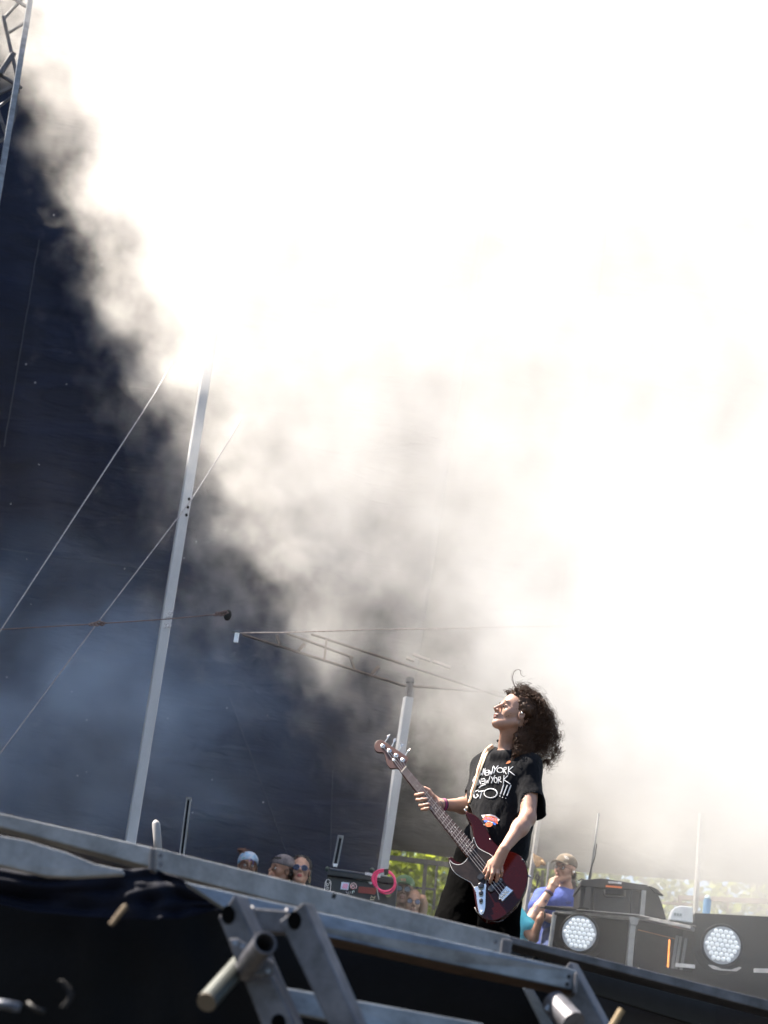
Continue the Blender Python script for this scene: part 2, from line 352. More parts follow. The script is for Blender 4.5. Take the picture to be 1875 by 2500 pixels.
# thin plywood lip catching the sun
pl = MB(); a = atz(380, 2064, FLOOR+.03); b = atz(1244, 2285, FLOOR+.03)
pl.beam(a.lerp(b, .35)+Vector((0, .02, -.010)), b+Vector((0, .02, -.010)), .05, .006); pl.build('plywood_edge', mat('ply', (.42, .25, .12), .7, var=.5, scale=30), e2)
e3 = empty('edge_i_beam', atz(1560, 2375, FLOOR), 'dark rusty I beam forming the right end of the stage edge', 'steel beam')
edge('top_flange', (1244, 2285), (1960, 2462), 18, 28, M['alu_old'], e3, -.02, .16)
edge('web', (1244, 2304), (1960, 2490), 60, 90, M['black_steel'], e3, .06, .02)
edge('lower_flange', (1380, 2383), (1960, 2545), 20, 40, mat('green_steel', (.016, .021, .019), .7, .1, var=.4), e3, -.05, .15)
wm_ = mat('web_olive', (.010, .009, .005), .8, spec=.2)
for P in ([(1272, 2352), (1274, 2330), (1284, 2332), (1283, 2342), (1274, 2341), (1284, 2354)], [(1313, 2340), (1304, 2336), (1300, 2348), (1306, 2360)], [(1330, 2366), (1333, 2344), (1343, 2347), (1342, 2357), (1332, 2356), (1342, 2369)]):
    MB().tube([at(x, y, 5.28+.0005*(x-1272)) for x, y in P], .0035, 5).build('stencil_mark', M['void'], e3)
# second rail hung below
e4 = empty('ledger_rail', at(900, 2270, 4.75), 'pale blue grey ledger rail hanging just below the edge beam', 'steel beam')
def face(name, P, m, parent, th=.08, bev=.004):
    return MB().prism([at(x, y, Y) for x, y, Y in P], back*th).build(name, m, parent, bevel=bev)
face('rail_body', [(448, 2152, 4.45), (1410, 2368, 4.85), (1400, 2418, 4.85), (1100, 2354, 4.72), (640, 2252, 4.5), (560, 2226, 4.48)], M['alu'], e4)
face('warped_lip', [(640, 2251, 4.49), (1100, 2353, 4.71), (1398, 2419, 4.84), (1396, 2430, 4.9), (1100, 2370, 4.8), (640, 2266, 4.6)], M['rust'], e4, .05, 0)
face('end_plate', [(1404, 2372, 4.83), (1412, 2374, 4.83), (1408, 2428, 4.83), (1398, 2425, 4.83)], M['alu_old'], e4, .09)

def upright(name, FL, FR, BR, Y, dY, m, parent, bev=.004):
    bl = [(FL[i][0]+BR[i][0]-FR[i][0], FL[i][1]+BR[i][1]-FR[i][1]) for i in (0, 1)]
    P = [at(*FL[0], Y), at(*FR[0], Y), at(*BR[0], Y+dY), at(*bl[0], Y+dY)]; Q = [at(*FL[1], Y), at(*FR[1], Y), at(*BR[1], Y+dY), at(*bl[1], Y+dY)]
    return MB().add(P+Q, [(0, 1, 2, 3), (4, 5, 6, 7), (0, 1, 5, 4), (1, 2, 6, 5), (2, 3, 7, 6), (3, 0, 4, 7)]).build(name, m, parent, bevel=bev)
def hole(parent, px, py, rx, ry, Y, name='bolt_hole'):
    c = at(px, py, Y-.003); n = 18
    P = [at(px+rx*math.cos(2*math.pi*k/n), py+ry*math.sin(2*math.pi*k/n), Y-.003) for k in range(n)]
    MB().prism(P, back*.0045).build(name, M['void'], parent)
UA = empty('ladder_frame', at(620, 2300, 4.15), 'grey alloy ladder frame of twin slanted uprights with round holes, in front of the stage', 'staging frame')
l = ((532, 2240), (640, 2508)); r = ((572, 2184), (705, 2470)); br = ((606, 2191), (745, 2510))
upright('upright', (l[0], ext(*l, 2640)), (r[0], ext(*r, 2640)), (br[0], ext(*br, 2640)), 4.15, .06, M['alu_old'], UA)
hole(UA, 557, 2233, 17, 23, 4.148)
hole(UA, 680, 2497, 18, 22, 4.15)
l = ((681, 2249), (800, 2500)); r = ((741, 2202), (872, 2500)); br = ((768, 2208), (897, 2500))
upright('upright', (l[0], ext(*l, 2640)), (r[0], ext(*r, 2640)), (br[0], ext(*br, 2640)), 4.2, .06, M['alu_old'], UA)
hole(UA, 719, 2247, 17, 23, 4.2)
face('cross_bar', [(612, 2216, 4.3), (702, 2223, 4.3), (704, 2279, 4.3), (634, 2274, 4.3)], M['alu_old'], UA, .05)
face('lower_bar', [(700, 2411, 4.4), (1180, 2499, 4.6), (1180, 2570, 4.6), (712, 2473, 4.4)], M['alu'], UA, .05)
# tube socket with flange welded to the left upright
def cyl(p, q, r, n=20): return MB().tube([p, q], r, n)
ax0 = at(648, 2301, 3.98); ax1 = at(596, 2368, 4.13)
d_ = (ax1-ax0).normalized()
sk = MB(); n = 22; R = .027
sd = d_.cross(Vector((0, 0, 1))).normalized(); uu = sd.cross(d_)
vs = []
for c, rr in ((ax0, R), (ax1, R), (ax0, R*.84), (ax1, R*.84)):
    vs += [c+(sd*math.cos(2*math.pi*k/n)+uu*math.sin(2*math.pi*k/n))*rr for k in range(n)]
fs = []
for k in range(n):
    j = (k+1) % n; fs += [(k, j, j+n, k+n), (k+2*n, k+3*n, j+3*n, j+2*n), (k, k+2*n, j+2*n, j), (k+n, j+n, j+3*n, k+3*n)]
sk.add(vs, fs).build('tube_socket', M['alu_old'], UA, smooth=False, bevel=.001)
fl = [(560, 2292), (580, 2290), (600, 2303), (645, 2335), (672, 2352), (668, 2378), (640, 2388), (606, 2378), (578, 2352), (566, 2322)]
MB().prism([at(x, y, 4.09) for x, y in fl], back*.012).build('socket_flange', M['alu_old'], UA, bevel=.003)
MB().tube([at(588, 2352, 4.16), at(505, 2446, 4.02)], .0235, 18).build('locking_tube', mat('dull_steel', (.05, .055, .05), .5, .5, var=.4), UA, smooth=False)
MB().tube([at(505, 2446, 4.019), at(503.5, 2448, 4.016)], .0225, 18).build('tube_cap', mat('tan_cap', (.07, .055, .038), .8), UA)

for (x, y, Y) in ((616, 2222, 4.27), (634, 2272, 4.27), (700, 2228, 4.27), (704, 2276, 4.27)):
    b = MB(); b.tube([at(x, y-9, Y), at(x+2, y, Y-.004), at(x+4, y+9, Y)], .005, 7); b.build('weld_bead', M['alu_old'], UA, smooth=True)
for (x, y, Y) in ((593, 2312, 4.07), (655, 2372, 4.07), (574, 2303, 4.07)):
    MB().disc(at(x, y, Y), (0, -1, .1), .006, .006, 6).build('bolt_head', M['alu'], UA)
for (x, y, Y) in ((1388, 2385, 4.82), (1384, 2404, 4.82)): MB().disc(at(x, y, Y), (0, -1, .1), .006, .006, 6).build('bolt_head', M['black_steel'], e4)
for (x, y, Y) in ((392, 2090, 4.44), (392, 2112, 4.44), (1210, 2300, 4.97), (1208, 2325, 4.97)): MB().disc(at(x, y, Y), (0, -1, .1), .006, .008, 6).build('bolt_head', M['alu_old'], e2)
UC = empty('ladder_frame', at(1420, 2400, 4.6), 'grey alloy frame upright with blue sheen at the right end of the ledger rail', 'staging frame')
l = ((1358, 2386), (1412, 2515)); r = ((1391, 2347), (1474, 2500)); br = ((1411, 2352), (1492, 2500))
upright('upright', (l[0], ext(*l, 2640)), (r[0], ext(*r, 2640)), (br[0], ext(*br, 2640)), 4.9, .06, M['alu_old'], UC)
l = ((1276, 2410), (1320, 2500)); r = ((1299, 2410), (1352, 2500))
face('brace', [(*l[0], 4.97), (*r[0], 4.97), (*ext(*r, 2640), 4.97), (*ext(*l, 2640), 4.97)], M['alu'], UC, .02)
MB().tube([at(1352, 2448, 4.83), at(1400, 2500, 4.75)], .035, 20).build('tube_socket', M['alu_old'], UC)
MB().tube([at(1333, 2468, 4.80), at(1361, 2436, 4.80)], .010, 10).build('rim', M['alu'], UC)
tag(MB().tube([at(1490, 2512, 4.3), at(1518, 2465, 4.3)], .0085, 10).build('wooden_stick', mat('stickwood', (.17, .12, .06), .7)), 'pale wooden stick poking up at the bottom edge beside the right upright', 'stick')
tag(MB().tube([at(270, 2258, 3.6), at(305, 2214, 3.6), at(308, 2210, 3.6)], [.005, .006, .004], 10).build('wooden_peg', mat('pegwood', (.11, .075, .04), .7)), 'small tan peg lit in the dark below the left stage edge', 'peg')
cl = MB().prism([at(x, y, 5.1) for x, y in ((1340, 2418), (1352, 2416), (1350, 2440), (1334, 2434))], back*.03)
pk = empty('cloth_bundle', at(1346, 2430, 5.1), 'small red and white cloth glimpsed under the ledger rail', 'cloth')
cl.build('white_band', mat('pink_cloth', (.7, .55, .55), .8), pk)
MB().prism([at(x, y, 5.1) for x, y in ((1352, 2416), (1365, 2420), (1366, 2438), (1354, 2448), (1348, 2440))], back*.04).build('red_cloth', mat('red_cloth', (.5, .02, .03), .7), pk)
# dark skirt cloth under the stage
def cloth(name, P, Y, label, col, amp=.02):
    nx = 60; nz = 26; vs = []; fs = []
    for j in range(nz+1):
        for i in range(nx+1):
            u = i/nx; v = j/nz
            k = u*(len(P)-1); a = int(min(k, len(P)-2)); f = k-a
            tx = P[a][0]*(1-f)+P[a+1][0]*f; ty = P[a][1]*(1-f)+P[a+1][1]*f; by = P[a][2]*(1-f)+P[a+1][2]*f
            p = at(tx, ty+(by-ty)*v, Y); p.y += amp*(mnoise.noise((u*9, v*2.2, 1))+.6*mnoise.noise((u*4+v*3, v*5, 5)))
            vs.append(p)
    for j in range(nz):
        for i in range(nx): q = j*(nx+1)+i; fs.append((q, q+1, q+nx+2, q+nx+1))
    o = MB().add(vs, fs).build(name, mat(name, col, .8, var=.4, scale=5, bump=.3, bscale=25, spec=.15), smooth=True); o.modifiers.new('solid', 'SOLIDIFY').thickness = .003
    return tag(o, label, 'stage skirt')
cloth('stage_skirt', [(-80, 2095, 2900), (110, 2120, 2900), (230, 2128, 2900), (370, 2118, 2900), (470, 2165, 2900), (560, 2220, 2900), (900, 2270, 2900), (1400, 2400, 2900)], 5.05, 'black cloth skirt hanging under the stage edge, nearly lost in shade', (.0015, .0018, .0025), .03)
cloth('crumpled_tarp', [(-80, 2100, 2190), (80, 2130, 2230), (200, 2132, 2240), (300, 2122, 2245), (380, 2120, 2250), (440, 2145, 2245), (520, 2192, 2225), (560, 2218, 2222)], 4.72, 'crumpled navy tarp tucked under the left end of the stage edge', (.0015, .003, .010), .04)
hz = MB(); hz.tube([at(-30, 2450, 3.4), at(10, 2452, 3.4), at(48, 2460, 3.4)], .009, 10)
h0 = empty('hose', at(10, 2452, 3.4), 'pale ribbed hose end glinting at the bottom left corner', 'hose')
hz.build('hose_body', mat('pale_hose', (.045, .055, .08), .4, .1, var=.6, scale=60), h0, smooth=True)
MB().tube([at(66, 2448, 3.42), at(84, 2462, 3.42), at(108, 2471, 3.42)], .0045, 10).build('hose_coupling', M['black_steel'], h0, smooth=True)
rc = MB(); pts = [at(150+22*math.sin(t*.24), 2396+62*(t/12), 3.6) for t in range(13)]
for k, p in enumerate(pts): rc.tube([p+Vector((-.006, 0, 0)), p+Vector((.006, 0, .002))], .002, 6)
tag(rc.build('chain', M['black_steel']), 'small dark ribbed coil hanging in shade at the lower left', 'coil')
# ---------------------------------------------------------------- poles, ropes, rigging
def pole(name, P, Y, wpx, m, label, cat, group=None, dp=None, side=True):
    """square tube through pixel points P (top first) standing at depth Y"""
    pts = [at(x, y, Y) for x, y in P]; root = empty(name, pts[-1], label, cat, group)
    wd = wpx/ppm(Y); b = MB()
    b.beam(pts[0], pts[-1], wd, dp or wd, up=Vector((.28, -1, 0)), bev=wd*.08)
    b.build('tube', m, root); return root, pts, wd
M['pole'] = mat('pole_alu', (.36, .37, .39), .5, .2, var=.16, scale=6, bump=.08, bscale=60, stretch=(1, 1, .3))
up_, pts, wd = pole('tall_upright', [(662, -60), (317, 2058), (300, 2165)], 12.1, 25, M['pole'], 'tall pale square alloy upright with three holes, crossed by ropes, at the left', 'upright pole', 'pale uprights behind the stage')
for (x, y) in ((461.5, 1218), (458.5, 1238), (455, 1257)):
    hole(up_, x, y, 3.2, 3.6, 12.1-wd*.5-.004, 'pin_hole')
def scuff(root, P, Y, m=None):
    MB().prism([at(x, y, Y) for x, y in P], back*.003).build('label_mark', m or M['ink'], root)
M['ink'] = mat('ink', (.10, .10, .11), .7, var=.9, scale=90, col2=(.6, .6, .62))
scuff(up_, [(407, 1491), (424, 1488), (421, 1505), (404, 1508)], 12.1-wd*.5-.006)
scuff(up_, [(401, 1522), (419, 1519), (417, 1531), (399, 1533)], 12.1-wd*.5-.006)
p2, pts2, wd2 = pole('short_upright', [(997, 1704), (948, 2030), (930, 2150)], 13.4, 22, M['pole'], 'shorter square alloy upright standing behind the bass headstock', 'upright pole', 'pale uprights behind the stage')
b = MB(); a = at(1003, 1655, 13.4); c = at(996, 1706, 13.4)
b.beam(a, c, .042, .04, up=Vector((.28, -1, 0))); b.beam(at(1006, 1656, 13.35), at(999, 1690, 13.35), .016, .02, up=Vector((0, -1, 0))); b.beam(at(991, 1660, 13.38), at(1011, 1662, 13.38), .04, .02, up=Vector((0, -1, 0)))
b.build('coupler', M['alu_old'], p2)
M['strut'] = mat('strut_alu', (.22, .22, .22), .5, .3, var=.3)
def rod(name, P, Y, rpx, m, label, cat, group=None, n=10):
    return tag(MB().tube([at(x, y, Y) for x, y in P], rpx/ppm(Y), n).build(name, m, smooth=n > 6), label, cat, group)
pole('slim_upright', [(1325, 1935), (1285, 2200), (1278, 2260)], 14.6, 9.5, M['strut'], 'slim grey upright right behind the bass player\'s elbow', 'upright pole')
pole('slim_upright', [(1712, 1985), (1697, 2232)], 14.9, 10, M['strut'], 'slim hazy upright crossing the bright gap beside the blue bottle', 'upright pole')
pole('slim_upright', [(1340, 2105), (1331, 2200)], 14.8, 4, M['strut'], 'thin short post just left of the seated man\'s cap', 'upright pole')
b = MB(); st = [at(386, 2090, 8.6), at(384.5, 2050, 8.6), at(381, 2012, 8.6), at(380, 2006, 8.6), at(379.6, 2002, 8.6)]; r0 = 10/ppm(8.6)
tag(b.tube(st, [r0, r0, r0, r0*.75, r0*.3], 16).build('marker_stake', mat('stake', (.26, .25, .25), .6, var=.2), smooth=True), 'round topped pale plastic stake behind the stage edge at left', 'stake')
def twin(P, Y, wpx, label):
    r_ = empty('channel_post', at(*P[1], Y), label, 'post', 'slotted channel posts behind the stage edge')
    for s in (-1, 1):
        MB().beam(at(P[0][0]+s*wpx*.36, P[0][1], Y), at(P[1][0]+s*wpx*.36, P[1][1], Y), wpx*.28/ppm(Y), .03, up=Vector((0, -1, 0))).build('side_rail', M['strut'], r_)
    MB().beam(at(*P[0], Y+.02), at(*P[1], Y+.02), wpx*.5/ppm(Y), .01, up=Vector((0, -1, 0))).build('channel_back', M['black_steel'], r_)
    MB().beam(at(P[0][0], P[0][1]-2, Y), at(P[0][0]-1, P[0][1]+4, Y), wpx/ppm(Y), .03, up=Vector((0, -1, 0))).build('end_cap', M['strut'], r_)
    return r_
twin([(461, 1949), (442, 2100)], 9.9, 13, 'slotted grey channel post beside the tall pale upright')
t2 = t2 = twin([(832, 2042), (818, 2112)], 10.4, 15, 'slotted grey channel post rising behind the black road case')
b = MB(); b.prism([at(x, y, 10.3) for x, y in ((814, 2108), (824, 2109), (823, 2116), (813, 2115))], back*.02); b.build('white_tab', mat('whitetab', (.75, .75, .75), .5), t2)
# ropes
M['rope'] = mat('rope', (.30, .29, .30), .85, var=.4, scale=80)
M['rope_red'] = mat('rope_red', (.17, .12, .115), .85, var=.5, scale=60)
def rope(P, Y0, Y1, rpx, m, label, name='rope', sag=.0):
    pts = []; L = len(P)-1
    for k in range(L):
        for t in range(12):
            f = t/12; x = P[k][0]*(1-f)+P[k+1][0]*f; y = P[k][1]*(1-f)+P[k+1][1]*f
            g_ = (k+f)/L; pts.append(at(x, y+sag*4*g_*(1-g_), Y0*(1-g_)+Y1*g_))
    pts.append(at(*P[-1], Y1)); return tag(MB().tube(pts, rpx/ppm((Y0+Y1)/2), 6).build(name, m, smooth=True), label, 'rope')
rope([(420, 885), (375, 962), (-20, 1572)], 11.9, 10.4, 2.0, M['rope'], 'upper of two slanting grey ropes, left of the tall upright', sag=3)
rope([(590, 1025), (560, 1075), (463, 1226), (237, 1522), (-20, 1866)], 11.6, 10.4, 1.7, M['rope'], 'slanting grey rope crossing the front of the tall upright')
hr = rope([(-20, 1538), (237, 1523), (400, 1512), (530, 1500)], 10.6, 10.6, 1.5, M['rope_red'], 'reddish rope running level across the tall upright, knotted twice')
def knot(px, py, Y, r, parent):
    b = MB()
    for k in range(5):
        c = at(px+(k-2)*r*.75, py-(k-2)*.8+rng.uniform(-1.5, 1.5), Y); q = []
        for t in range(13):
            a = t/12*2*math.pi*1.15; q.append(c+Vector((math.cos(a)*r*.62/ppm(Y)+rng.uniform(-.002, .002), math.sin(a+k)*.012, math.sin(a)*r*.42/ppm(Y))))
        b.tube(q, 1.9/ppm(Y), 6)
    b.tube([at(px+r*.6, py, Y), at(px+r*2.6, py-3+rng.uniform(-2, 2), Y)], 1.5/ppm(Y), 5)
    return b.build('knot', M['rope_red'], parent, smooth=True)
knot(236, 1523, 10.58, 9, hr); knot(538, 1498, 10.58, 8, hr)
# black bag-like bundle the rope ends on, clamp and strap
bb = MB(); bb.ball(at(556, 1502, 10.8), .032, 10, (.8, .6, 1.2)); tag(bb.build('sandbag', M['black'], smooth=True), 'small black padded bundle where the reddish rope ends', 'bag')
KD = 1.1
ck = empty('beam_clamp', at(576, 1550, 9.6), 'bright silver beam clamp hanging where the pale strap ends', 'clamp')
MB().beam(at(579, 1545, 9.6), at(575.5, 1568, 9.6), 11.5/ppm(9.6), .02, up=Vector((0, -1, 0)), bev=.004).build('clamp_body', mat('bright_alu', (.8, .82, .84), .35, .3, var=.2, scale=30), ck)
MB().beam(at(566, 1541, 9.59), at(586, 1542.5, 9.59), .010, .03, up=Vector((0, -1, 0))).build('clamp_jaw', M['alu'], ck)
KD = 1.0
M['strap'] = mat('strap', (.42, .36, .33), .8, var=.4, scale=40)
tag(MB().tube([at(x, y, 10.6+.0030*(x-585)) for x, y in ((586, 1545), (690, 1544), (800, 1541), (900, 1537), (1000, 1536), (1150, 1533), (1400, 1528), (1600, 1520))], 2.0/ppm(9.7), 6).build('ratchet_strap', M['strap'], smooth=True), 'pale ratchet strap stretched level from the silver clamp into the smoke', 'strap')
# slanting lattice girder half lost in smoke
gr = empty('lattice_girder', at(850, 1620, 12.4), 'dark slanting lattice girder half hidden in brown smoke above the headstock', 'girder')
M['gird'] = mat('girder', (.03, .022, .02), .6, .3, var=.4)
M['gird2'] = mat('girder_light', (.10, .075, .065), .6, .1, var=.4)
GY = 13.6
def gb(name, a, b_, wpx, m=None): MB().beam(at(*a, GY), at(*b_, GY), wpx/ppm(GY), .04, up=Vector((0, -1, 0))).build(name, m or M['gird2'], gr)
gb('lower_chord', (592, 1549), (985, 1674), 3.5); gb('middle_chord', (700, 1546), (862, 1606), 3); gb('upper_chord', (760, 1548), (1250, 1709), 3)
gb('far_chord', (985, 1674), (1300, 1697), 3)
for a, b_, w_ in (((676, 1552), (683, 1574), 7), ((744, 1572), (730, 1588), 8), ((855, 1604), (866, 1636), 5), ((925, 1628), (908, 1646), 8), ((797, 1562), (792, 1610), 6)): gb('lattice_web', a, b_, w_)
for a, b_ in (((1008, 1598), (1050, 1613)), ((1056, 1614), (1100, 1630)), ((992, 1606), (1012, 1613))): gb('cover_strip', a, b_, 6, mat('strip_%d' % a[0], (.22, .2, .18), .7))
# truss tower in the upper left corner
tw = empty('truss_tower', at(20, 400, 8.6), 'lattice truss tower with pale chord in the upper left corner', 'truss tower')
TWY = 10.9
def tb(name, a, b_, wpx, Y=TWY, m=None): MB().beam(at(*a, Y), at(*b_, Y), wpx/ppm(Y), wpx/ppm(Y), up=Vector((.3, -1, 0)), bev=.002).build(name, m or M['alu'], tw)
tb('chord', (84, -60), (-60, 812), 16)
tb('chord', (-10, -60), (-140, 720), 14, TWY+.15, M['alu_old'])
for k, (a, b_, w_) in enumerate((((8, 40), (44, 200), 9), ((62, 55), (22, 80), 7), ((52, 215), (-20, 170), 8), ((-20, 235), (48, 205), 10), ((34, 130), (0, 180), 14), ((46, 222), (-20, 275), 7), ((-20, 230), (16, 330), 9), ((20, 330), (-20, 360), 7), ((40, 260), (22, 320), 14), ((70, 20), (-10, -30), 8), ((10, 45), (70, -20), 8))):
    tb('diagonal', a, b_, w_, TWY+.06+.012*(k % 4), M['alu_old'])
tower_net = MB()
# gap frame: dark rails and posts in front of the trees
M['rail'] = mat('rail_black', (.015, .013, .012), .6)
def frame(name, label, bars, Y, m, cat='railing'):
    r_ = empty(name, at(*bars[0][1], Y), label, cat)
    for nme, a, b_, w_ in bars: MB().beam(at(*a, Y), at(*b_, Y), w_/ppm(Y), w_/ppm(Y), up=Vector((0, -1, 0))).build(nme, m, r_)
    return r_
frame('guard_rail', 'black metal guard rail behind the bass player, foliage showing through', [('top_rail', (920, 2090), (1110, 2113), 11), ('post', (1040, 2100), (1031, 2215), 9), ('post', (927, 2080), (920, 2200), 5), ('mid_rail', (990, 2166), (1060, 2171), 5), ('post', (1068, 2102), (1058, 2220), 6)], 16.0, M['rail'])
frame('guard_rail', 'short black rail between the bass and the seated man', [('top_rail', (1262, 2172), (1326, 2176), 10), ('post', (1325, 2125), (1321, 2240), 7), ('post', (1305, 2176), (1300, 2240), 6)], 15.6, M['rail'])
brn = mat('rail_brown', (.16, .09, .06), .7)
frame('handrail', 'brown handrail seen against bright foliage at the right edge', [('top_rail', (1656, 2191), (1960, 2205), 11), ('mid_rail', (1606, 2204), (1700, 2209), 6), ('post', (1662, 2187), (1659, 2212), 8), ('post', (1777, 2196), (1775, 2240), 4)], 15.8, brn)
b = MB(); b.prism([at(x, y, 15.9) for x, y in ((1279, 2180), (1309, 2180), (1307, 2250), (1270, 2245))], back*.02)
tag(b.build('cream_panel', mat('cream', (.62, .56, .44), .8, var=.35, scale=10, stretch=(6, 1, 1))), 'cream fabric panel below the short black rail', 'panel')
# thin cable from tarp, mic stand
tag(MB().tube([at(x, y, 10.1) for x, y in ((1255, 2035), (1290, 2070), (1300, 2082))], .9/ppm(10), 5).build('thin_cable', M['strap']), 'thin slack cable beside the bass player\'s elbow', 'cable')
tag(MB().tube([at(x, y, 10.0) for x, y in ((1272, 2050), (1272, 2092))], 1.0/ppm(10), 5).build('thin_cable', M['strap']), 'thin pale vertical cable just above the bass body', 'cable')
KD = 1.28
ms = empty('microphone_stand', at(1434, 2230, 10.2), 'slim tall stand in front of the grey plastic case, cable wound round it', 'stand')
MB().tube([at(1462, 1985, 10.2), at(1436, 2180, 10.2)], 2.4/ppm(10.2), 8).build('upper_tube', M['strut'], ms, smooth=True)
MB().tube([at(1437, 2168, 10.2), at(1430, 2262, 10.2)], 3.6/ppm(10.2), 8).build('lower_tube', M['strut'], ms, smooth=True)
MB().tube([at(1438, 2160, 10.2), at(1436.5, 2174, 10.2)], 6/ppm(10.2), 10).build('clutch', M['black_steel'], ms, smooth=True)
cb = [(1457, 2060), (1452, 2095), (1443, 2120), (1437, 2145), (1441, 2155), (1434, 2160), (1432, 2150), (1420, 2146), (1412, 2150)]
MB().tube([at(x, y, 10.17) for x, y in cb], 1.4/ppm(10.2), 6).build('cable', M['black_steel'], ms, smooth=True)

KD = 1.0
# ---------------------------------------------------------------- trees beyond the stage
def leafmat(name, c):
    m = bpy.data.materials.new(name); m.use_nodes = True; n = m.node_tree; n.nodes.clear(); L = n.links.new
    o = n.nodes.new('ShaderNodeOutputMaterial'); d = n.nodes.new('ShaderNodeBsdfDiffuse'); t = n.nodes.new('ShaderNodeBsdfTranslucent'); mx = n.nodes.new('ShaderNodeMixShader'); mx.inputs[0].default_value = .6
    g_ = n.nodes.new('ShaderNodeNewGeometry'); r = n.nodes.new('ShaderNodeValToRGB')
    r.color_ramp.elements[0].color = (*[v*.5 for v in c], 1); r.color_ramp.elements[1].color = (*[v*1.5 for v in c], 1)
    L(g_.outputs['Random Per Island'], r.inputs[0]); L(r.outputs[0], d.inputs[0]); L(r.outputs[0], t.inputs[0])
    L(d.outputs[0], mx.inputs[1]); L(t.outputs[0], mx.inputs[2]); L(mx.outputs[0], o.inputs['Surface']); return m
M['bark'] = mat('bark', (.09, .07, .05), .9, var=.4, scale=12)
def tree(x, y, h, cr, col, label, n=17000):
    root = empty('broadleaf_tree', (x, y, 0), label, 'tree', 'trees beyond the stage')
    b = MB(); b.tube([(x, y, 0), (x+.1, y, h*.3), (x-.1, y+.1, h*.55), (x, y, h*.8)], [.3, .22, .14, .05], 10)
    blobs = []
    for k in range(22):
        a = rng.uniform(0, 6.28); rr = cr*rng.uniform(.15, .85); z = h*rng.uniform(.26, .92); c = Vector((x+rr*math.cos(a)*(1.15-z/h*.5), y+rr*math.sin(a), z))
        blobs.append((c, cr*rng.uniform(.34, .58))); b.tube([(x, y, h*rng.uniform(.25, .5)), ((x+c.x)/2, (y+c.y)/2, c.z-.5), tuple(c)], [.1, .07, .02], 6)
    b.build('trunk', M['bark'], root, smooth=True)
    P = []
    for k in range(n):
        c, r = blobs[rng.integers(len(blobs))]; d = rng.normal(size=3); d /= np.linalg.norm(d); P.append(np.array(c)+d*r*rng.uniform(.55, 1.08)*np.array([1.2, 1.2, .8]))
    P = np.array(P); A = rng.normal(size=(n, 3)); A /= np.linalg.norm(A, axis=1)[:, None]; B = np.cross(A, rng.normal(size=(n, 3))); B /= np.linalg.norm(B, axis=1)[:, None]
    s = rng.uniform(.04, .10, (n, 1)); V = np.stack([P-A*s, P+B*s*.6, P+A*s, P-B*s*.6], 1).reshape(-1, 3)
    MB().add(V.tolist(), [(4*i, 4*i+1, 4*i+2, 4*i+3) for i in range(n)])
    me = bpy.data.meshes.new('crown'); me.from_pydata(V.tolist(), [], [(4*i, 4*i+1, 4*i+2, 4*i+3) for i in range(n)]); link('crown', me, leafmat('leaf', col), root)
tree(-.6, 24, 10.5, 3.0, (.24, .29, .02), 'sunlit yellow green tree filling the gap left of the bass player')
tree(1.0, 29, 11, 3.6, (.22, .27, .03), 'yellow green tree farther back between two nearer trees')
tree(2.9, 25, 11, 3.2, (.22, .27, .03), 'yellow green tree behind the slim upright and the seated man')
tree(6.2, 23, 10.5, 3.2, (.26, .30, .05), 'hazy bright tree above the grey plastic case')
tree(9.6, 24, 11, 3.4, (.26, .29, .06), 'hazy bright tree at the right edge above the handrail')
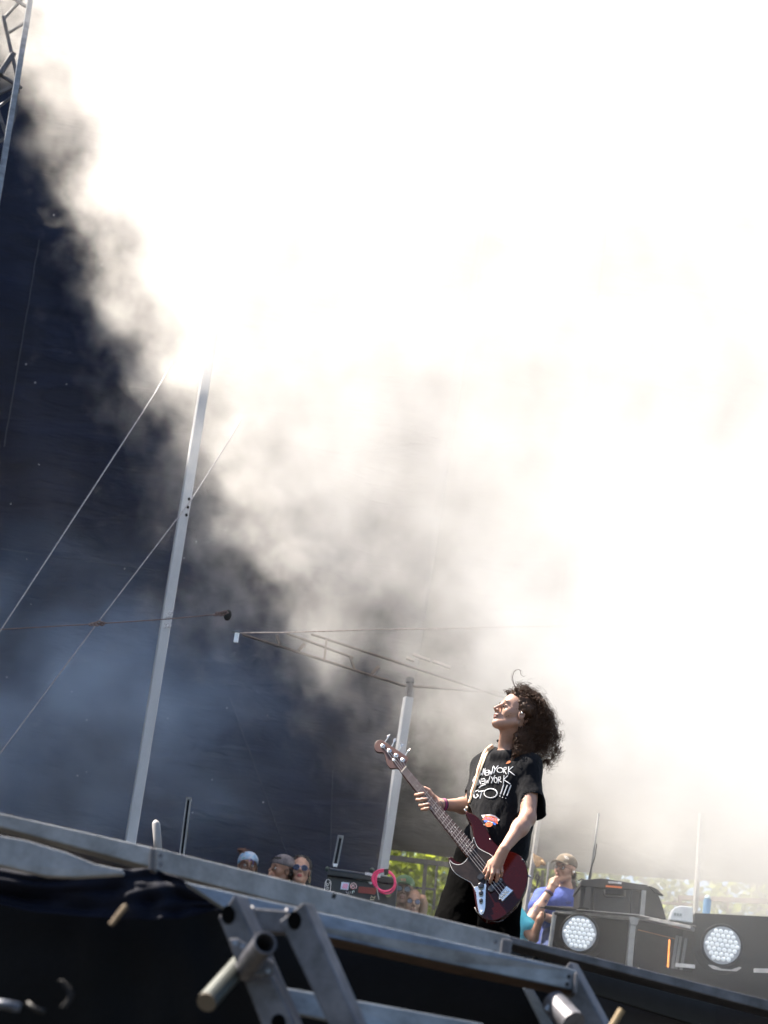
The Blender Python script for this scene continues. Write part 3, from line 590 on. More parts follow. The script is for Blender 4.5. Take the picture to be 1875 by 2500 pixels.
# ---------------------------------------------------------------- equipment on the right
KD = 1.30
def fp(name, P, Y, m, parent, th=.03, bev=.0):
    return MB().prism([at(x, y, Y) for x, y in P], back*th).build(name, m, parent, bevel=bev)
M['case_blk'] = mat('case_black', (.008, .0065, .006), .6, var=.3, scale=20, bump=.1, spec=.25)
M['ledlens'] = mat('led_lens', (.92, .94, .95), .25, .0, coat=.5)
M['ledlens'].node_tree.nodes['Principled BSDF'].inputs['Emission Color'].default_value = (.95, .98, 1, 1); M['ledlens'].node_tree.nodes['Principled BSDF'].inputs['Emission Strength'].default_value = .05   # weak glow added to brighten the shaded lenses
M['ledplate'] = mat('led_plate', (.45, .47, .50), .4, .1)
def led(px, py, rx, Y, label, tilt):
    c = at(px, py, Y); R = rx/ppm(Y); nrm = Vector((tilt, -1, -.12)).normalized(); root = empty('stage_light', c, label, 'stage light', 'round multi lens stage lights')
    sd = nrm.cross(Vector((0, 0, 1))).normalized(); uu = sd.cross(nrm)
    MB().tube([c-nrm*.26, c-nrm*.14, c-nrm*.02, c+nrm*.02], [R*.75, R*1.06, R*1.16, R*1.16], 32).build('housing', M['case_blk'], root, smooth=False)
    rg = MB(); q = [c+nrm*.022+(sd*math.cos(a)+uu*math.sin(a))*R*1.08 for a in [2*math.pi*k/32 for k in range(33)]]
    rg.tube(q, R*.075, 8, cap=False, up=nrm); rg.build('rim', M['case_blk'], root, smooth=True)
    MB().tube([c+nrm*.02, c+nrm*.026], R*1.01, 32).build('lens_plate', M['ledplate'], root)
    sp = R*2/7.15; n = 0; me = None
    for i in range(-3, 4):
        for j in range(-3, 4):
            if abs(i+j) > 3: continue
            x = (i+j/2)*sp; y = j*sp*.866; f = min(1, R*.9/max(1e-6, math.hypot(x, y)+sp*.3)); p = c+nrm*.026+sd*x*f+uu*y*f
            if me is None:
                b = MB(); vs = []; m2 = 5; k2 = 14
                for a in range(m2):
                    ph = a/m2*math.pi/2
                    for k in range(k2): vs.append((sp*.47*math.cos(ph)*math.cos(2*math.pi*k/k2), sp*.47*math.cos(ph)*math.sin(2*math.pi*k/k2), sp*.34*math.sin(ph)))
                vs.append((0, 0, sp*.34)); b.add(vs, [(a*k2+k, a*k2+(k+1) % k2, (a+1)*k2+(k+1) % k2, (a+1)*k2+k) for a in range(m2-1) for k in range(k2)]+[((m2-1)*k2+k, (m2-1)*k2+(k+1) % k2, m2*k2) for k in range(k2)])
                me = b.mesh('lens'); me.materials.append(M['ledlens']); me.polygons.foreach_set('use_smooth', [True]*len(me.polygons))
            o = bpy.data.objects.new('lens', me); COL.objects.link(o); o.parent = root; o.location = p-root.location
            o.rotation_euler = nrm.to_track_quat('Z', 'Y').to_euler()
    # yoke
    yk = [c-nrm*.05+(sd*math.cos(a)+uu*math.sin(a))*R*1.38 for a in [math.radians(200+k*14) for k in range(11)]]
    MB().tube(yk, .012, 6, flat=2.2).build('yoke', M['case_blk'], root); return root
led(1415, 2279, 41, 9.7, 'round stage light in front of the seated man, lower edge hidden by the beam', -.25)
L2 = led(1762, 2308, 44, 9.6, 'round black stage light near the right edge, white lenses fully visible', -.1)
tp = mat('white_tape', (.62, .58, .54), .7, var=.2)
fp('bracket_strip', [(1729, 2355), (1742, 2357), (1762, 2365), (1785, 2367), (1806, 2360), (1811, 2363), (1799, 2371), (1760, 2369), (1740, 2365)], 9.55, tp, L2, .01)
def board(P, Y, label, m, th, name='black_panel', cat='panel', dz=0):
    o = fp(name, P, Y, m, None, th); return tag(o, label, cat)
# alloy framed bench
be = empty('alloy_bench', at(1546, 2240, 10.0), 'alloy framed bench carrying the grey plastic case', 'bench')
def bb_(name, a, b_, w_, Y=10.0, m=None, Y2=None): MB().beam(at(*a, Y), at(*b_, Y2 or Y), w_/ppm(Y), .05, up=Vector((0, -1, 0)), bev=.005).build(name, m or M['bench'], be)
M['bench'] = mat('bench_alu', (.30, .29, .28), .4, .4, var=.25, scale=20)
bb_('top_rail', (1358, 2224), (1560, 2240), 14); bb_('leg', (1354, 2228), (1338, 2350), 9); bb_('leg', (1546, 2240), (1531, 2400), 15, 9.98)
bb_('top_rail', (1556, 2238), (1692, 2268), 9, 9.99, None, 9.7)
fp('corner_gusset', [(1535, 2238), (1562, 2242), (1556, 2258), (1540, 2257)], 9.95, M['bench'], be, .02)
MB().prism([at(1330, 2211, 10.35), at(1406, 2221, 9.95), at(1560, 2235, 9.95), at(1700, 2262, 9.7), at(1690, 2254, 10.6), at(1420, 2214, 10.7)], Vector((0, 0, -.012))).build('bench_top', M['case_blk'], be)
fp('side_shelf', [(1317, 2214), (1350, 2215), (1408, 2219), (1406, 2224), (1345, 2221)], 9.93, M['black_steel'], be, .02)
MB().ball(at(1358, 2229, 9.96), .016, 8).build('rail_joint', M['alu_old'], be, smooth=True)
fp('back_panel', [(1360, 2232), (1535, 2244), (1522, 2420), (1330, 2400)], 10.25, M['case_blk'], be, .02)
fp('back_panel', [(1535, 2242), (1692, 2268), (1690, 2420), (1522, 2420)], 10.5, M['case_blk'], be, .02)
# rack with amber lit strip
rk = empty('equipment_rack', at(1640, 2370, 10.0), 'black equipment rack with alloy corner strips and an amber light column', 'equipment rack')
fp('rack_body', [(1556, 2262), (1650, 2288), (1640, 2420), (1540, 2420)], 10.05, M['case_blk'], rk, .4)
for x in (0, 9, 22): fp('corner_strip', [(1651+x, 2283+x*.3), (1657+x, 2284+x*.3), (1644+x, 2372), (1637+x, 2371)], 9.98-x*.0005, M['bench'], rk, .02)
M['amber'] = bpy.data.materials.new('amber_lamp'); M['amber'].use_nodes = True
pb = M['amber'].node_tree.nodes['Principled BSDF']; pb.inputs['Base Color'].default_value = (.5, .12, .02, 1); pb.inputs['Emission Color'].default_value = (1, .30, .06, 1); pb.inputs['Emission Strength'].default_value = .8
b = MB()
for k in range(22):
    c = at(1634.5-k*.19, 2295+k*3.1, 9.99); b.add([c+Vector(q) for q in ((-.006, 0, -.0022), (.006, 0, -.0022), (.006, 0, .0022), (-.006, 0, .0022), (-.006, .005, -.0022), (.006, .005, -.0022), (.006, .005, .0022), (-.006, .005, .0022))], [(0, 1, 2, 3), (4, 7, 6, 5), (0, 4, 5, 1), (1, 5, 6, 2), (2, 6, 7, 3), (3, 7, 4, 0)])
b.build('light_column', M['amber'], rk)
MB().beam(at(1558, 2270, 10.0), at(1648, 2292, 10.0), .004, .004).build('trim_line', mat('copper', (.6, .3, .12), .4, .6), rk)
fp('foot_plate', [(1650, 2351), (1697, 2355), (1697, 2364), (1649, 2360)], 9.5, tp, rk, .02)
board([(1697, 2229), (1960, 2242), (1960, 2560), (1680, 2560)], 10.1, 'tall black equipment crate behind the right stage light, veiled in brown haze', M['case_blk'], .6, 'equipment_crate', 'crate')
board([(1560, 2350), (1960, 2420), (1960, 2600), (1560, 2600)], 9.85, 'low black case half hidden behind the dark beam at the right', M['case_blk'], .2, 'equipment_crate', 'crate')
board([(1841, 2364), (1900, 2365), (1900, 2376), (1840, 2374)], 9.5, 'pale tape strip on the crate at the right edge', tp, .01, 'tape_strip', 'tape')
# grey plastic case
M['pcase'] = mat('plastic_case', (.022, .021, .021), .6, var=.2, scale=30, bump=.1)
pc = empty('plastic_case', at(1500, 2228, 10.05), 'grey ribbed plastic case with orange strip and handle on the bench', 'case')
CY = 10.0
fp('case_body', [(1418, 2160), (1562, 2172), (1563, 2236), (1446, 2224), (1414, 2215)], CY+.02, M['pcase'], pc, .45, .006)
fp('case_lid', [(1420, 2148), (1470, 2144), (1562, 2158), (1582, 2160), (1580, 2174), (1416, 2164)], CY-.01, M['pcase'], pc, .5, .006)
for x in (1452, 1543): fp('rib', [(x-2, 2168), (x+2, 2168), (x, 2229), (x-4, 2229)], CY-.005, M['pcase'], pc, .03, .002)
fp('rib', [(1430, 2165), (1445, 2166), (1440, 2220), (1424, 2214)], CY-.02, M['pcase'], pc, .04, .003)
fp('latch', [(1477, 2169), (1523, 2172), (1522, 2185), (1476, 2182)], CY-.02, M['black'], pc, .03, .003)
org = mat('orange_strip', (.85, .20, .05), .45); fp('orange_strip', [(1480, 2161), (1519, 2164.5), (1518, 2168.5), (1479, 2165)], CY-.04, org, pc, .02)
MB().tube([at(x, y, CY-.05) for x, y in ((1476, 2172), (1475, 2185), (1479, 2189), (1521, 2191), (1525, 2187), (1526, 2174))], 2.1/ppm(CY), 8).build('handle', M['black'], pc, smooth=True)
lb = fp('label', [(1485, 2151), (1518, 2153.5), (1518, 2158.5), (1485, 2156)], CY-.03, mat('grey_label', (.30, .30, .31), .5), pc, .02)
fp('label_patch', [(1508, 2153.2), (1517, 2153.9), (1517, 2158), (1508, 2157.3)], CY-.034, mat('white_label', (.8, .82, .85), .5), lb, .004)
for k in range(6): fp('label_mark', [(1487+k*3.4, 2152.3+k*.25), (1489+k*3.4, 2152.5+k*.25), (1488.8+k*3.4, 2155.6+k*.25), (1486.8+k*3.4, 2155.4+k*.25)], CY-.033, mat('lt_mark', (.7, .7, .7), .5), lb, .002)
# draped equipment beside it
dr = empty('covered_equipment', at(1600, 2240, 10.1), 'dark cloth covered equipment leaning beside the grey plastic case', 'covered equipment')
fp('cloth_cover', [(1564, 2166), (1590, 2164), (1610, 2173), (1604, 2176), (1616, 2205), (1627, 2243), (1563, 2234)], 10.05, mat('cover', (.02, .018, .017), .8, var=.3, scale=8), dr, .3, .01)
fp('flap', [(1584, 2162), (1602, 2169), (1621, 2186), (1608, 2183), (1598, 2178)], 10.03, M['case_blk'], dr, .05, .003)
fp('alloy_post', [(1568, 2173), (1578, 2174), (1573, 2236), (1562, 2235)], 9.99, M['bench'], dr, .03)
# white box / bottle
wb = empty('white_tub', at(1668, 2255, 9.9), 'small white tub with grey print standing beside the covered equipment', 'tub')
fp('tub_body', [(1645, 2216), (1662, 2210), (1692, 2214), (1692, 2254), (1634, 2246), (1640, 2226)], 9.95, mat('tubw', (.75, .76, .76), .5, var=.1), wb, .12, .01)
for k in range(3): fp('printed_mark', [(1646+k*7, 2228+k), (1651+k*7, 2229+k), (1650+k*7, 2235+k), (1645+k*7, 2234+k)], 9.945, mat('tubm', (.35, .38, .38), .6), wb, .004)
bo = empty('water_bottle', at(1725, 2232, 10.2), 'pale blue bottle standing on the crate in front of the handrail', 'bottle')
c0 = at(1724, 2233, 10.2); c1 = at(1727, 2197, 10.2); c2 = at(1728, 2186, 10.2)
MB().tube([c0, c1], .030, 20).build('bottle_body', mat('bluebottle', (.25, .42, .62), .3), bo, smooth=False)
MB().tube([c1, c1.lerp(c2, .4), c2], [.028, .024, .015], 20).build('bottle_cap', mat('bluecap', (.45, .55, .60), .4), bo, smooth=True)
# glove hanging by the slim upright
gl = empty('work_glove', at(1316, 2100, 11.1), 'tan leather work glove hanging beside the slim upright', 'glove')
b = MB(); P = [(1302, 2082), (1310, 2088), (1326, 2096), (1333, 2108), (1330, 2113), (1320, 2109), (1318, 2116), (1310, 2117), (1304, 2104)]
b.prism([at(x, y, 11.1) for x, y in P], back*.03); b.build('glove_palm', mat('tanglove', (.36, .22, .10), .8, var=.4, scale=40), gl, bevel=.004)
MB().tube([at(1322, 2100, 11.08), at(1331, 2112, 11.08)], .008, 8).build('glove_finger', mat('tanglove2', (.30, .19, .10), .8), gl, smooth=True)
for (x, y, s) in ((1297, 2150, 1), (1312, 2152, .8)):
    q = [at(x+5*s*math.cos(a), y-10+8*s*math.sin(a), 12.0) for a in [k/12*2*math.pi for k in range(13)]]
    c_ = empty('shackle', at(x, y, 12.0), 'dark metal shackle on a strap above the short black rail, %s' % ('larger one' if s == 1 else 'smaller one on the right'), 'shackle')
    MB().tube(q, 1.8/ppm(12), 6, cap=False).build('bow', M['black_steel'], c_); MB().tube([at(x, y-2, 12.0), at(x-2, y+18*s, 12.0)], 2.6/ppm(12), 6).build('strap_end', M['black'], c_)
# ---------------------------------------------------------------- road case with stickers, coiled pink cable
RC = 9.9
M['rcase'] = mat('road_case', (.004, .006, .009), .4, var=.3, scale=30, bump=.1)
rc = empty('road_case', at(890, 2180, RC), 'black road case covered in stickers, upside down white wording on its lid', 'road case')
fp('case_body', [(800, 2128), (972, 2155), (960, 2270), (790, 2240)], RC+.01, M['rcase'], rc, .4, .008)
fp('case_lid', [(803, 2117), (965, 2141), (970, 2160), (798, 2138)], RC-.02, M['rcase'], rc, .45, .012)
MB().tube([at(806, 2122, RC-.02), at(962, 2145, RC-.02)], .008, 8).build('lid_edge', mat('lid_blue', (.03, .045, .07), .3), rc)
for x, y in ((800, 2122), (908, 2125)): MB().ball(at(x, y, RC+.1), .02, 8).build('corner_knob', mat('greenknob', (.02, .04, .03), .6), rc, smooth=True)
def stick(P, col, name='sticker', th=.002, Y=RC-.004): return fp(name, P, Y, mat('st_%d_%d' % P[0], col, .5), rc, th)
stick([(834, 2153), (853, 2155), (850, 2173), (831, 2171)], (.55, .62, .75))
st = stick([(838, 2157), (850, 2158), (847, 2170), (835, 2168)], (.75, .35, .50), Y=RC-.007)
stick([(876, 2164), (920, 2168), (916, 2184), (874, 2179)], (.22, .025, .015))
def strokes(name, polys, wpx, col, Y, parent, emis=None):
    b = MB()
    for P in polys: b.tube([at(x, y, Y) for x, y in P], wpx/2/ppm(Y), 5)
    return b.build(name, mat('stroke_'+name, col, .6), parent)
def circ(cx, cy, rx, ry, a0=0, a1=360, n=14): return [(cx+rx*math.cos(math.radians(a0+(a1-a0)*k/n)), cy+ry*math.sin(math.radians(a0+(a1-a0)*k/n))) for k in range(n+1)]
strokes('sticker', [circ(801, 2158, 7, 11, 180, 360), [(794, 2158), (792, 2174)], [(808, 2158), (806, 2176)], circ(799, 2160, 2.4, 3), [(796, 2166), (803, 2167)], [(796, 2170), (803, 2171)], [(804, 2153), (806, 2158)], [(797, 2152), (795, 2156)]], 1.5, (.7, .7, .68), RC-.012, rc)
strokes('sticker', [circ(863, 2164, 7.5, 8.5, 150, 400), circ(862, 2166, 3.5, 3.5), [(859, 2161), (866, 2160)]], 1.8, (.75, .55, .55), RC-.012, rc)
strokes('sticker', [circ(862, 2164, 5, 6, 20, 200), [(858, 2170), (868, 2167)]], 1.6, (.55, .04, .06), RC-.010, rc)
strokes('sticker', [[(860, 2177), (864, 2173), (865, 2178)], [(862, 2174), (861, 2181)]], 1.5, (.6, .75, .7), RC-.011, rc)
strokes('sticker', [[(845+5*k, 2177-abs(k-1)*1.0), (847+4*k, 2181)] for k in range(4)]+[circ(850, 2184, 3, 2, 180, 360)], 1.0, (.5, .5, .5), RC-.011, rc)
strokes('sticker', [[(905, 2193), (907, 2187), (911, 2192), (917, 2188), (913, 2194)], [(903, 2196), (914, 2197)]], 1.6, (.65, .62, .40), RC-.011, rc)
strokes('sticker', [circ(948, 2186, 6, 4), circ(948, 2186, 2.4, 2)], 1.1, (.30, .36, .12), RC-.011, rc)
# moth shaped white sticker
stick([(895, 2148), (902, 2149), (908, 2151), (914, 2150), (922, 2152), (925, 2155), (920, 2156), (921, 2160), (914, 2159), (911, 2157), (905, 2159), (901, 2156)], (.62, .66, .70))
# mirrored brand-like wording: the word stands upside down on the lid
def text_on(word, P, hgt, m, parent, Y, ang, name='lettering', flip=True, squash=1):
    cu = bpy.data.curves.new('t', 'FONT'); cu.body = word; cu.size = hgt; cu.extrude = .001; cu.offset = hgt*.03
    o = bpy.data.objects.new('t', cu); COL.objects.link(o); dg = bpy.context.evaluated_depsgraph_get(); me = bpy.data.meshes.new_from_object(o.evaluated_get(dg)); bpy.data.objects.remove(o)
    # letters live in the plane y = Y, running along direction ang
    c = at(*P, Y); Rm = Matrix.Translation(c) @ Matrix.Rotation(-ang, 4, 'Y') @ Matrix.Rotation(math.pi/2, 4, 'X') @ Matrix.Diagonal((squash, 1, 1, 1))
    me.transform(Rm); return link(name, me, m, parent)
a = at(930, 2145, RC); b_ = at(894, 2138, RC); ang = math.atan2(b_.z-a.z, b_.x-a.x)
text_on('salomon', (930, 2136.5), 11/ppm(RC)*1.25, mat('case_text', (.72, .74, .76), .5), rc, RC-.034, ang, squash=.82)
pkc = mat('pink_cable', (.80, .02, .16), .4)
pc_ = empty('coiled_cable', at(938, 2152, RC-.08), 'bright pink cable coiled and hung on the front of the road case', 'cable')
b = MB()
for k in range(5):
    ox, oy, rx, ry = ((0, 0, 27, 27), (1, 1, 24.5, 24.5), (2, 5, 26, 27), (-1, -1, 28.5, 26), (4, 3, 24, 29))[k]
    q = [at(938+ox+rx*math.cos(a), 2150+oy+ry*math.sin(a)+3*math.cos(a), RC-.08-.008*math.sin(a+k*1.3)) for a in [2*math.pi*t/36 for t in range(37)]]
    b.tube(q, 1.9/ppm(RC), 7, cap=False)
b.build('cable_loops', pkc, pc_, smooth=True)
fp('hook_strap', [(937, 2122), (949, 2121), (948, 2134), (938, 2134)], RC-.11, M['black'], pc_, .04)
MB().tube([at(x, y, RC-.09) for x, y in ((920, 2166), (922, 2180), (925, 2196))], 1.2/ppm(RC), 6).build('cable_tail', mat('tail', (.4, .4, .38), .5, .4), pc_)
KD = 1.0
# ---------------------------------------------------------------- smooth bodies from signed distance fields
class Sdf:
    def __init__(s): s.p = []
    def cap(s, a, b, ra, rb=None, k=.012, op='u'):
        s.p.append(('c', np.array(a, float), np.array(b, float), ra, ra if rb is None else rb, k, op)); return s
    def ell(s, c, r, R=None, k=.012, op='u'):
        s.p.append(('e', np.array(c, float), np.array(r, float), np.eye(3) if R is None else np.array(R, float), None, k, op)); return s
    def cut(s, c, n):           # keep the side the normal n points away from
        s.p.append(('h', np.array(c, float), np.array(n, float)/np.linalg.norm(n), None, None, 0, 'x')); return s
    def ev(s, P):
        d = None
        for t, a, b, c, e, k, op in s.p:
            if t == 'c':
                ab = b-a; L2 = max(1e-12, ab@ab); h = np.clip((P-a)@ab/L2, 0, 1); q = np.linalg.norm(P-a-h[:, None]*ab, axis=1)-(c+(e-c)*h)
            elif t == 'e':
                l = (P-a)@c; k0 = np.linalg.norm(l/b, axis=1); k1 = np.linalg.norm(l/(b*b), axis=1); q = k0*(k0-1)/np.maximum(k1, 1e-9)
            else: q = (P-a)@b
            if d is None: d = q; continue
            if op == 'u':
                h = np.clip(.5+.5*(d-q)/k, 0, 1); d = d*(1-h)+q*h-k*h*(1-h)
            elif op == 's':
                h = np.clip(.5-.5*(d+q)/k, 0, 1); d = d*(1-h)-q*h+k*h*(1-h)
            else: d = np.maximum(d, q)
        return d
    def bounds(s):
        lo, hi = [], []
        for t, a, b, c, e, k, op in s.p:
            if op != 'u': continue
            if t == 'c': r = max(c, e); lo += [a-r, b-r]; hi += [a+r, b+r]
            elif t == 'e': r = b.max(); lo.append(a-r); hi.append(a+r)
        return np.min(lo, 0), np.max(hi, 0)
    def mesh(s, name, vx=.004):
        lo, hi = s.bounds(); lo = lo-3*vx; hi = hi+3*vx
        B = 12; n = (np.ceil((hi-lo)/vx/B).astype(int)*B+1); G = np.full(n, 1.0, np.float32)
        nb = (n-1)//B; I = np.stack(np.meshgrid(*[np.arange(v) for v in nb], indexing='ij'), -1).reshape(-1, 3)
        C = lo+(I*B+B/2)*vx; dc = s.ev(C); near = np.abs(dc) < B*vx*.5*1.8+.01
        for i, dd in zip(I[~near], dc[~near]): G[i[0]*B:i[0]*B+B+1, i[1]*B:i[1]*B+B+1, i[2]*B:i[2]*B+B+1] = dd
        g = np.stack(np.meshgrid(*[np.arange(B+1)]*3, indexing='ij'), -1).reshape(-1, 3)
        IN = I[near]
        for q in range(0, len(IN), 60):
            ch = IN[q:q+60]; P = lo+((ch[:, None, :]*B+g[None])*vx); D = s.ev(P.reshape(-1, 3)).reshape(len(ch), B+1, B+1, B+1)
            for i, d in zip(ch, D): G[i[0]*B:i[0]*B+B+1, i[1]*B:i[1]*B+B+1, i[2]*B:i[2]*B+B+1] = d
        S = G < 0; nx, ny, nz = [v-1 for v in n]
        cnt = np.zeros((nx, ny, nz), np.int16); acc = np.zeros((nx, ny, nz, 3), np.float32)
        for ax in range(3):
            sl0 = [slice(None)]*3; sl1 = [slice(None)]*3; sl0[ax] = slice(0, -1); sl1[ax] = slice(1, None)
            a = G[tuple(sl0)]; b = G[tuple(sl1)]; cr = (a < 0) != (b < 0); t = np.where(cr, a/np.where(cr, a-b, 1), 0)
            idx = np.argwhere(cr); tv = t[cr]; pos = idx.astype(np.float32); pos[:, ax] += tv
            o = [v for v in range(3) if v != ax]
            for da in (0, 1):
                for db in (0, 1):
                    ci = idx.copy(); ci[:, o[0]] -= da; ci[:, o[1]] -= db
                    ok = (ci[:, 0] >= 0) & (ci[:, 1] >= 0) & (ci[:, 2] >= 0) & (ci[:, 0] < nx) & (ci[:, 1] < ny) & (ci[:, 2] < nz)
                    np.add.at(cnt, tuple(ci[ok].T), 1); np.add.at(acc, tuple(ci[ok].T), pos[ok])
        act = cnt > 0; vid = np.full(cnt.shape, -1, np.int64); vid[act] = np.arange(act.sum()); V = lo+acc[act]/cnt[act][:, None]*vx
        F_ = []
        for ax in range(3):
            sl0 = [slice(None)]*3; sl1 = [slice(None)]*3; sl0[ax] = slice(0, -1); sl1[ax] = slice(1, None)
            a = S[tuple(sl0)]; b = S[tuple(sl1)]; idx = np.argwhere(a != b); sg = a[a != b]
            o = [(ax+1) % 3, (ax+2) % 3]
            ok = (idx[:, o[0]] > 0) & (idx[:, o[1]] > 0) & (idx[:, o[0]] < n[o[0]]-1) & (idx[:, o[1]] < n[o[1]]-1); idx = idx[ok]; sg = sg[ok]
            q = []
            for da, db in ((0, 0), (1, 0), (1, 1), (0, 1)):
                ci = idx.copy(); ci[:, o[0]] -= da; ci[:, o[1]] -= db; q.append(vid[tuple(ci.T)])
            q = np.stack(q, 1); q[~sg] = q[~sg][:, ::-1]; F_.append(q)
        F_ = np.concatenate(F_)
        me = bpy.data.meshes.new(name); me.from_pydata(V.tolist(), [], F_.tolist()); me.update()
        return me
def build_sdf(s, name, m, parent, vx=.004, disp=None, classify=None):
    me = s.mesh(name, vx)
    if disp:
        no = [v.normal.copy() for v in me.vertices]
        for v, n_ in zip(me.vertices, no): v.co += n_*disp(v.co)
    o = link(name, me, m, parent, True)
    if classify:
        for p in me.polygons: p.material_index = classify(p.center)
    return o

def skinmat(name, c, c2):
    m = mat(name, c, .48, var=.12, scale=30, bump=.10, bscale=220); b = m.node_tree.nodes['Principled BSDF']
    b.inputs['Subsurface Weight'].default_value = .12; b.inputs['Subsurface Radius'].default_value = (.012, .005, .003); b.inputs['Subsurface Scale'].default_value = .5
    return m
M['skin'] = skinmat('skin', (.37, .21, .15), None); M['skin2'] = skinmat('skin_ruddy', (.27, .135, .085), None); M['skin3'] = skinmat('skin_brown', (.14, .065, .04), None)
M['lip'] = mat('lip', (.17, .065, .05), .7); M['lipred'] = mat('lip_red', (.32, .03, .035), .35); M['brow'] = mat('brow_hair', (.018, .012, .009), .8)
M['eyewhite'] = mat('eye_white', (.55, .52, .50), .25); M['iris'] = mat('iris', (.03, .018, .012), .2)
M['ink2'] = mat('tattoo', (.07, .05, .09), .6)

def frame_of(fwd, roll=0, up=Vector((0, 0, 1))):
    f = Vector(fwd).normalized(); l = up.cross(f).normalized(); u = f.cross(l)
    if roll: l, u = l*math.cos(roll)+u*math.sin(roll), -l*math.sin(roll)+u*math.cos(roll)
    return Matrix(((f.x, l.x, u.x), (f.y, l.y, u.y), (f.z, l.z, u.z)))
class Head:
    def __init__(s, c, H, k=1.0): s.c = Vector(c); s.H = H; s.k = k
    def w(s, x, y, z): return s.c+s.H @ Vector((x, y, z))*s.k
    def loc(s, p): return s.H.transposed() @ (Vector(p)-s.c)/s.k
def head_sdf(S, h, long=1.0):
    k = h.k; R = np.array(h.H)
    def e(c, r, kk=.012, op='u'): S.ell(h.w(*c), np.array(r)*k, R, kk*k, op)
    def c_(a, b, ra, rb=None, kk=.012, op='u'): S.cap(h.w(*a), h.w(*b), ra*k, (ra if rb is None else rb)*k, kk*k, op)
    e((-.012, 0, .038), (.096, .076, .082)); e((.012, 0, .05), (.072, .066, .06), .02)
    c_((.028, 0, -.02), (.048, 0, -.07), .056, .036, .03)
    for s in (-1, 1):
        c_((-.004, .050*s, -.050), (.066, .014*s, -.096), .017, .016, .025)
        e((.052, .036*s, -.022), (.026, .024, .026), .02)
    e((.076, 0, -.096), (.021, .022, .018), .02)
    c_((.079, -.030, .024), (.079, .030, .024), .0125, None, .016)
    for s in (-1, 1): e((.096, .031*s, .002), (.017, .019, .012), .012, 's')
    for s in (-1, 1): e((.074, .031*s, .000), (.0155, .0165, .0125), .004)
    c_((.086, 0, .016), (.1155, 0, -.026), .0085, .0098, .012)
    for s in (-1, 1): e((.101, .0125*s, -.032), (.011, .0075, .0075), .006)
    for s in (-1, 1): e((.107, .0065*s, -.0385), (.006, .0032, .004), .002, 's')
    e((.083, 0, -.055), (.021, .024, .018), .012)
    e((.0945, 0, -.0590), (.0105, .021, .0052), .005); e((.0935, 0, -.0708), (.0105, .018, .0058), .005)
    e((.1045, 0, -.0650), (.007, .024, .0012), .002, 's')
    for s in (-1, 1):
        e((-.006, .077*s, -.006), (.019, .008, .031), .006); e((-.002, .084*s, -.002), (.010, .006, .018), .004, 's')
def lips_class(h, col=1):
    def f(p):
        q = h.loc(p)
        if q.x > .090 and (q.y/.0215)**2+((q.z+.0650)/.0108)**2 < 1: return col
        return 0
    return f
def eyes(h, parent, brow='brow', lidded=False):
    for s in (-1, 1):
        b = MB(); b.ball(h.w(.0795, .031*s, 0), .0118*h.k*(.6 if lidded else 1), 9); e = b.build('eye', M['brow'] if lidded else M['eyewhite'], parent, True)
        d = MB(); d.ball(h.w(.0868, .032*s, -.004 if lidded else 0), .0056*h.k, 7); d.build('iris', M['iris'], e, True)
        q = MB(); q.tube([h.w(.0905-.010*abs(t)**2, .031*s+.0155*t, .0065-.004*t*t*(1 if not lidded else .6)-(.003 if lidded else 0)) for t in np.linspace(-1, 1, 9)], [.0012*h.k*(1.9 if lidded else 1)]*9, 5); q.build('lash_line', M['brow'], e)
        b = MB(); b.tube([h.w(.0925-.013*t*t*.8-.004*max(0, t), (.030+.020*t)*s, .024+.004*(1-t*t)) for t in np.linspace(-1, 1, 9)], [.0016, .0030, .0036, .0036, .0034, .0030, .0026, .002, .001], 6, flat=.6); b.build('eyebrow', M[brow], parent, True)

# ================================================================ the bass player
BN = Vector((-.15, -.95, .27)).normalized(); BP = at(1200, 2180, 8.62)
def bp(px, py, off=0.): return onplane(px, py, BP+BN*off, BN)        # a point of the bass's face, lifted off it by off
BY = 8.86
man = empty('person', Vector((at(1190, 2300, BY).x, BY, FLOOR)), 'long haired bass player in black printed T-shirt, head tilted back, holding dark red bass', 'person')
th = math.radians(20); pi_ = math.radians(17.5)
fwd = Vector((-math.cos(th)*math.cos(pi_), -math.sin(th)*math.cos(pi_), math.sin(pi_)))
H = frame_of(fwd); hd = Head((0, 0, 0), H); hd.c = at(1205.5, 1727.5, 8.79)-hd.H @ Vector((.124, 0, -.028))
hd.k = 1.0
S = Sdf(); head_sdf(S, hd)
W = lambda x, y, Y: at(x, y, Y)
S.cap(hd.w(-.022, 0, -.045), W(1241, 1832, 8.91), .046, .044, .03)
S.cap(hd.w(.02, 0, -.07), W(1229, 1815, 8.87), .026, .026, .03)
S.cap(W(1188, 1880, 9.01), W(1290, 1878, 8.80), .042, .042, .02)
S.cap(W(1238, 1880, 8.90), W(1205, 2070, 8.92), .105, .10, .05)
S.cap(W(1185, 2110, 8.94), W(1225, 2112, 8.90), .11, .11, .05)
for a, b, c, d in (((1160, 2130, 8.98), (1085, 2340, 8.88), (1045, 2540, 8.95), 0), ((1232, 2135, 8.86), (1222, 2345, 8.78), (1212, 2560, 8.86), 1)):
    S.cap(W(*a), W(*b), .078, .055, .03); k_ = W(*c); k_.z = FLOOR+.11; S.cap(W(*b), k_, .052, .036, .02); S.cap(k_+Vector((0, 0, -.05)), k_+Vector((-.10, -.13, -.065)), .042, .032, .03)
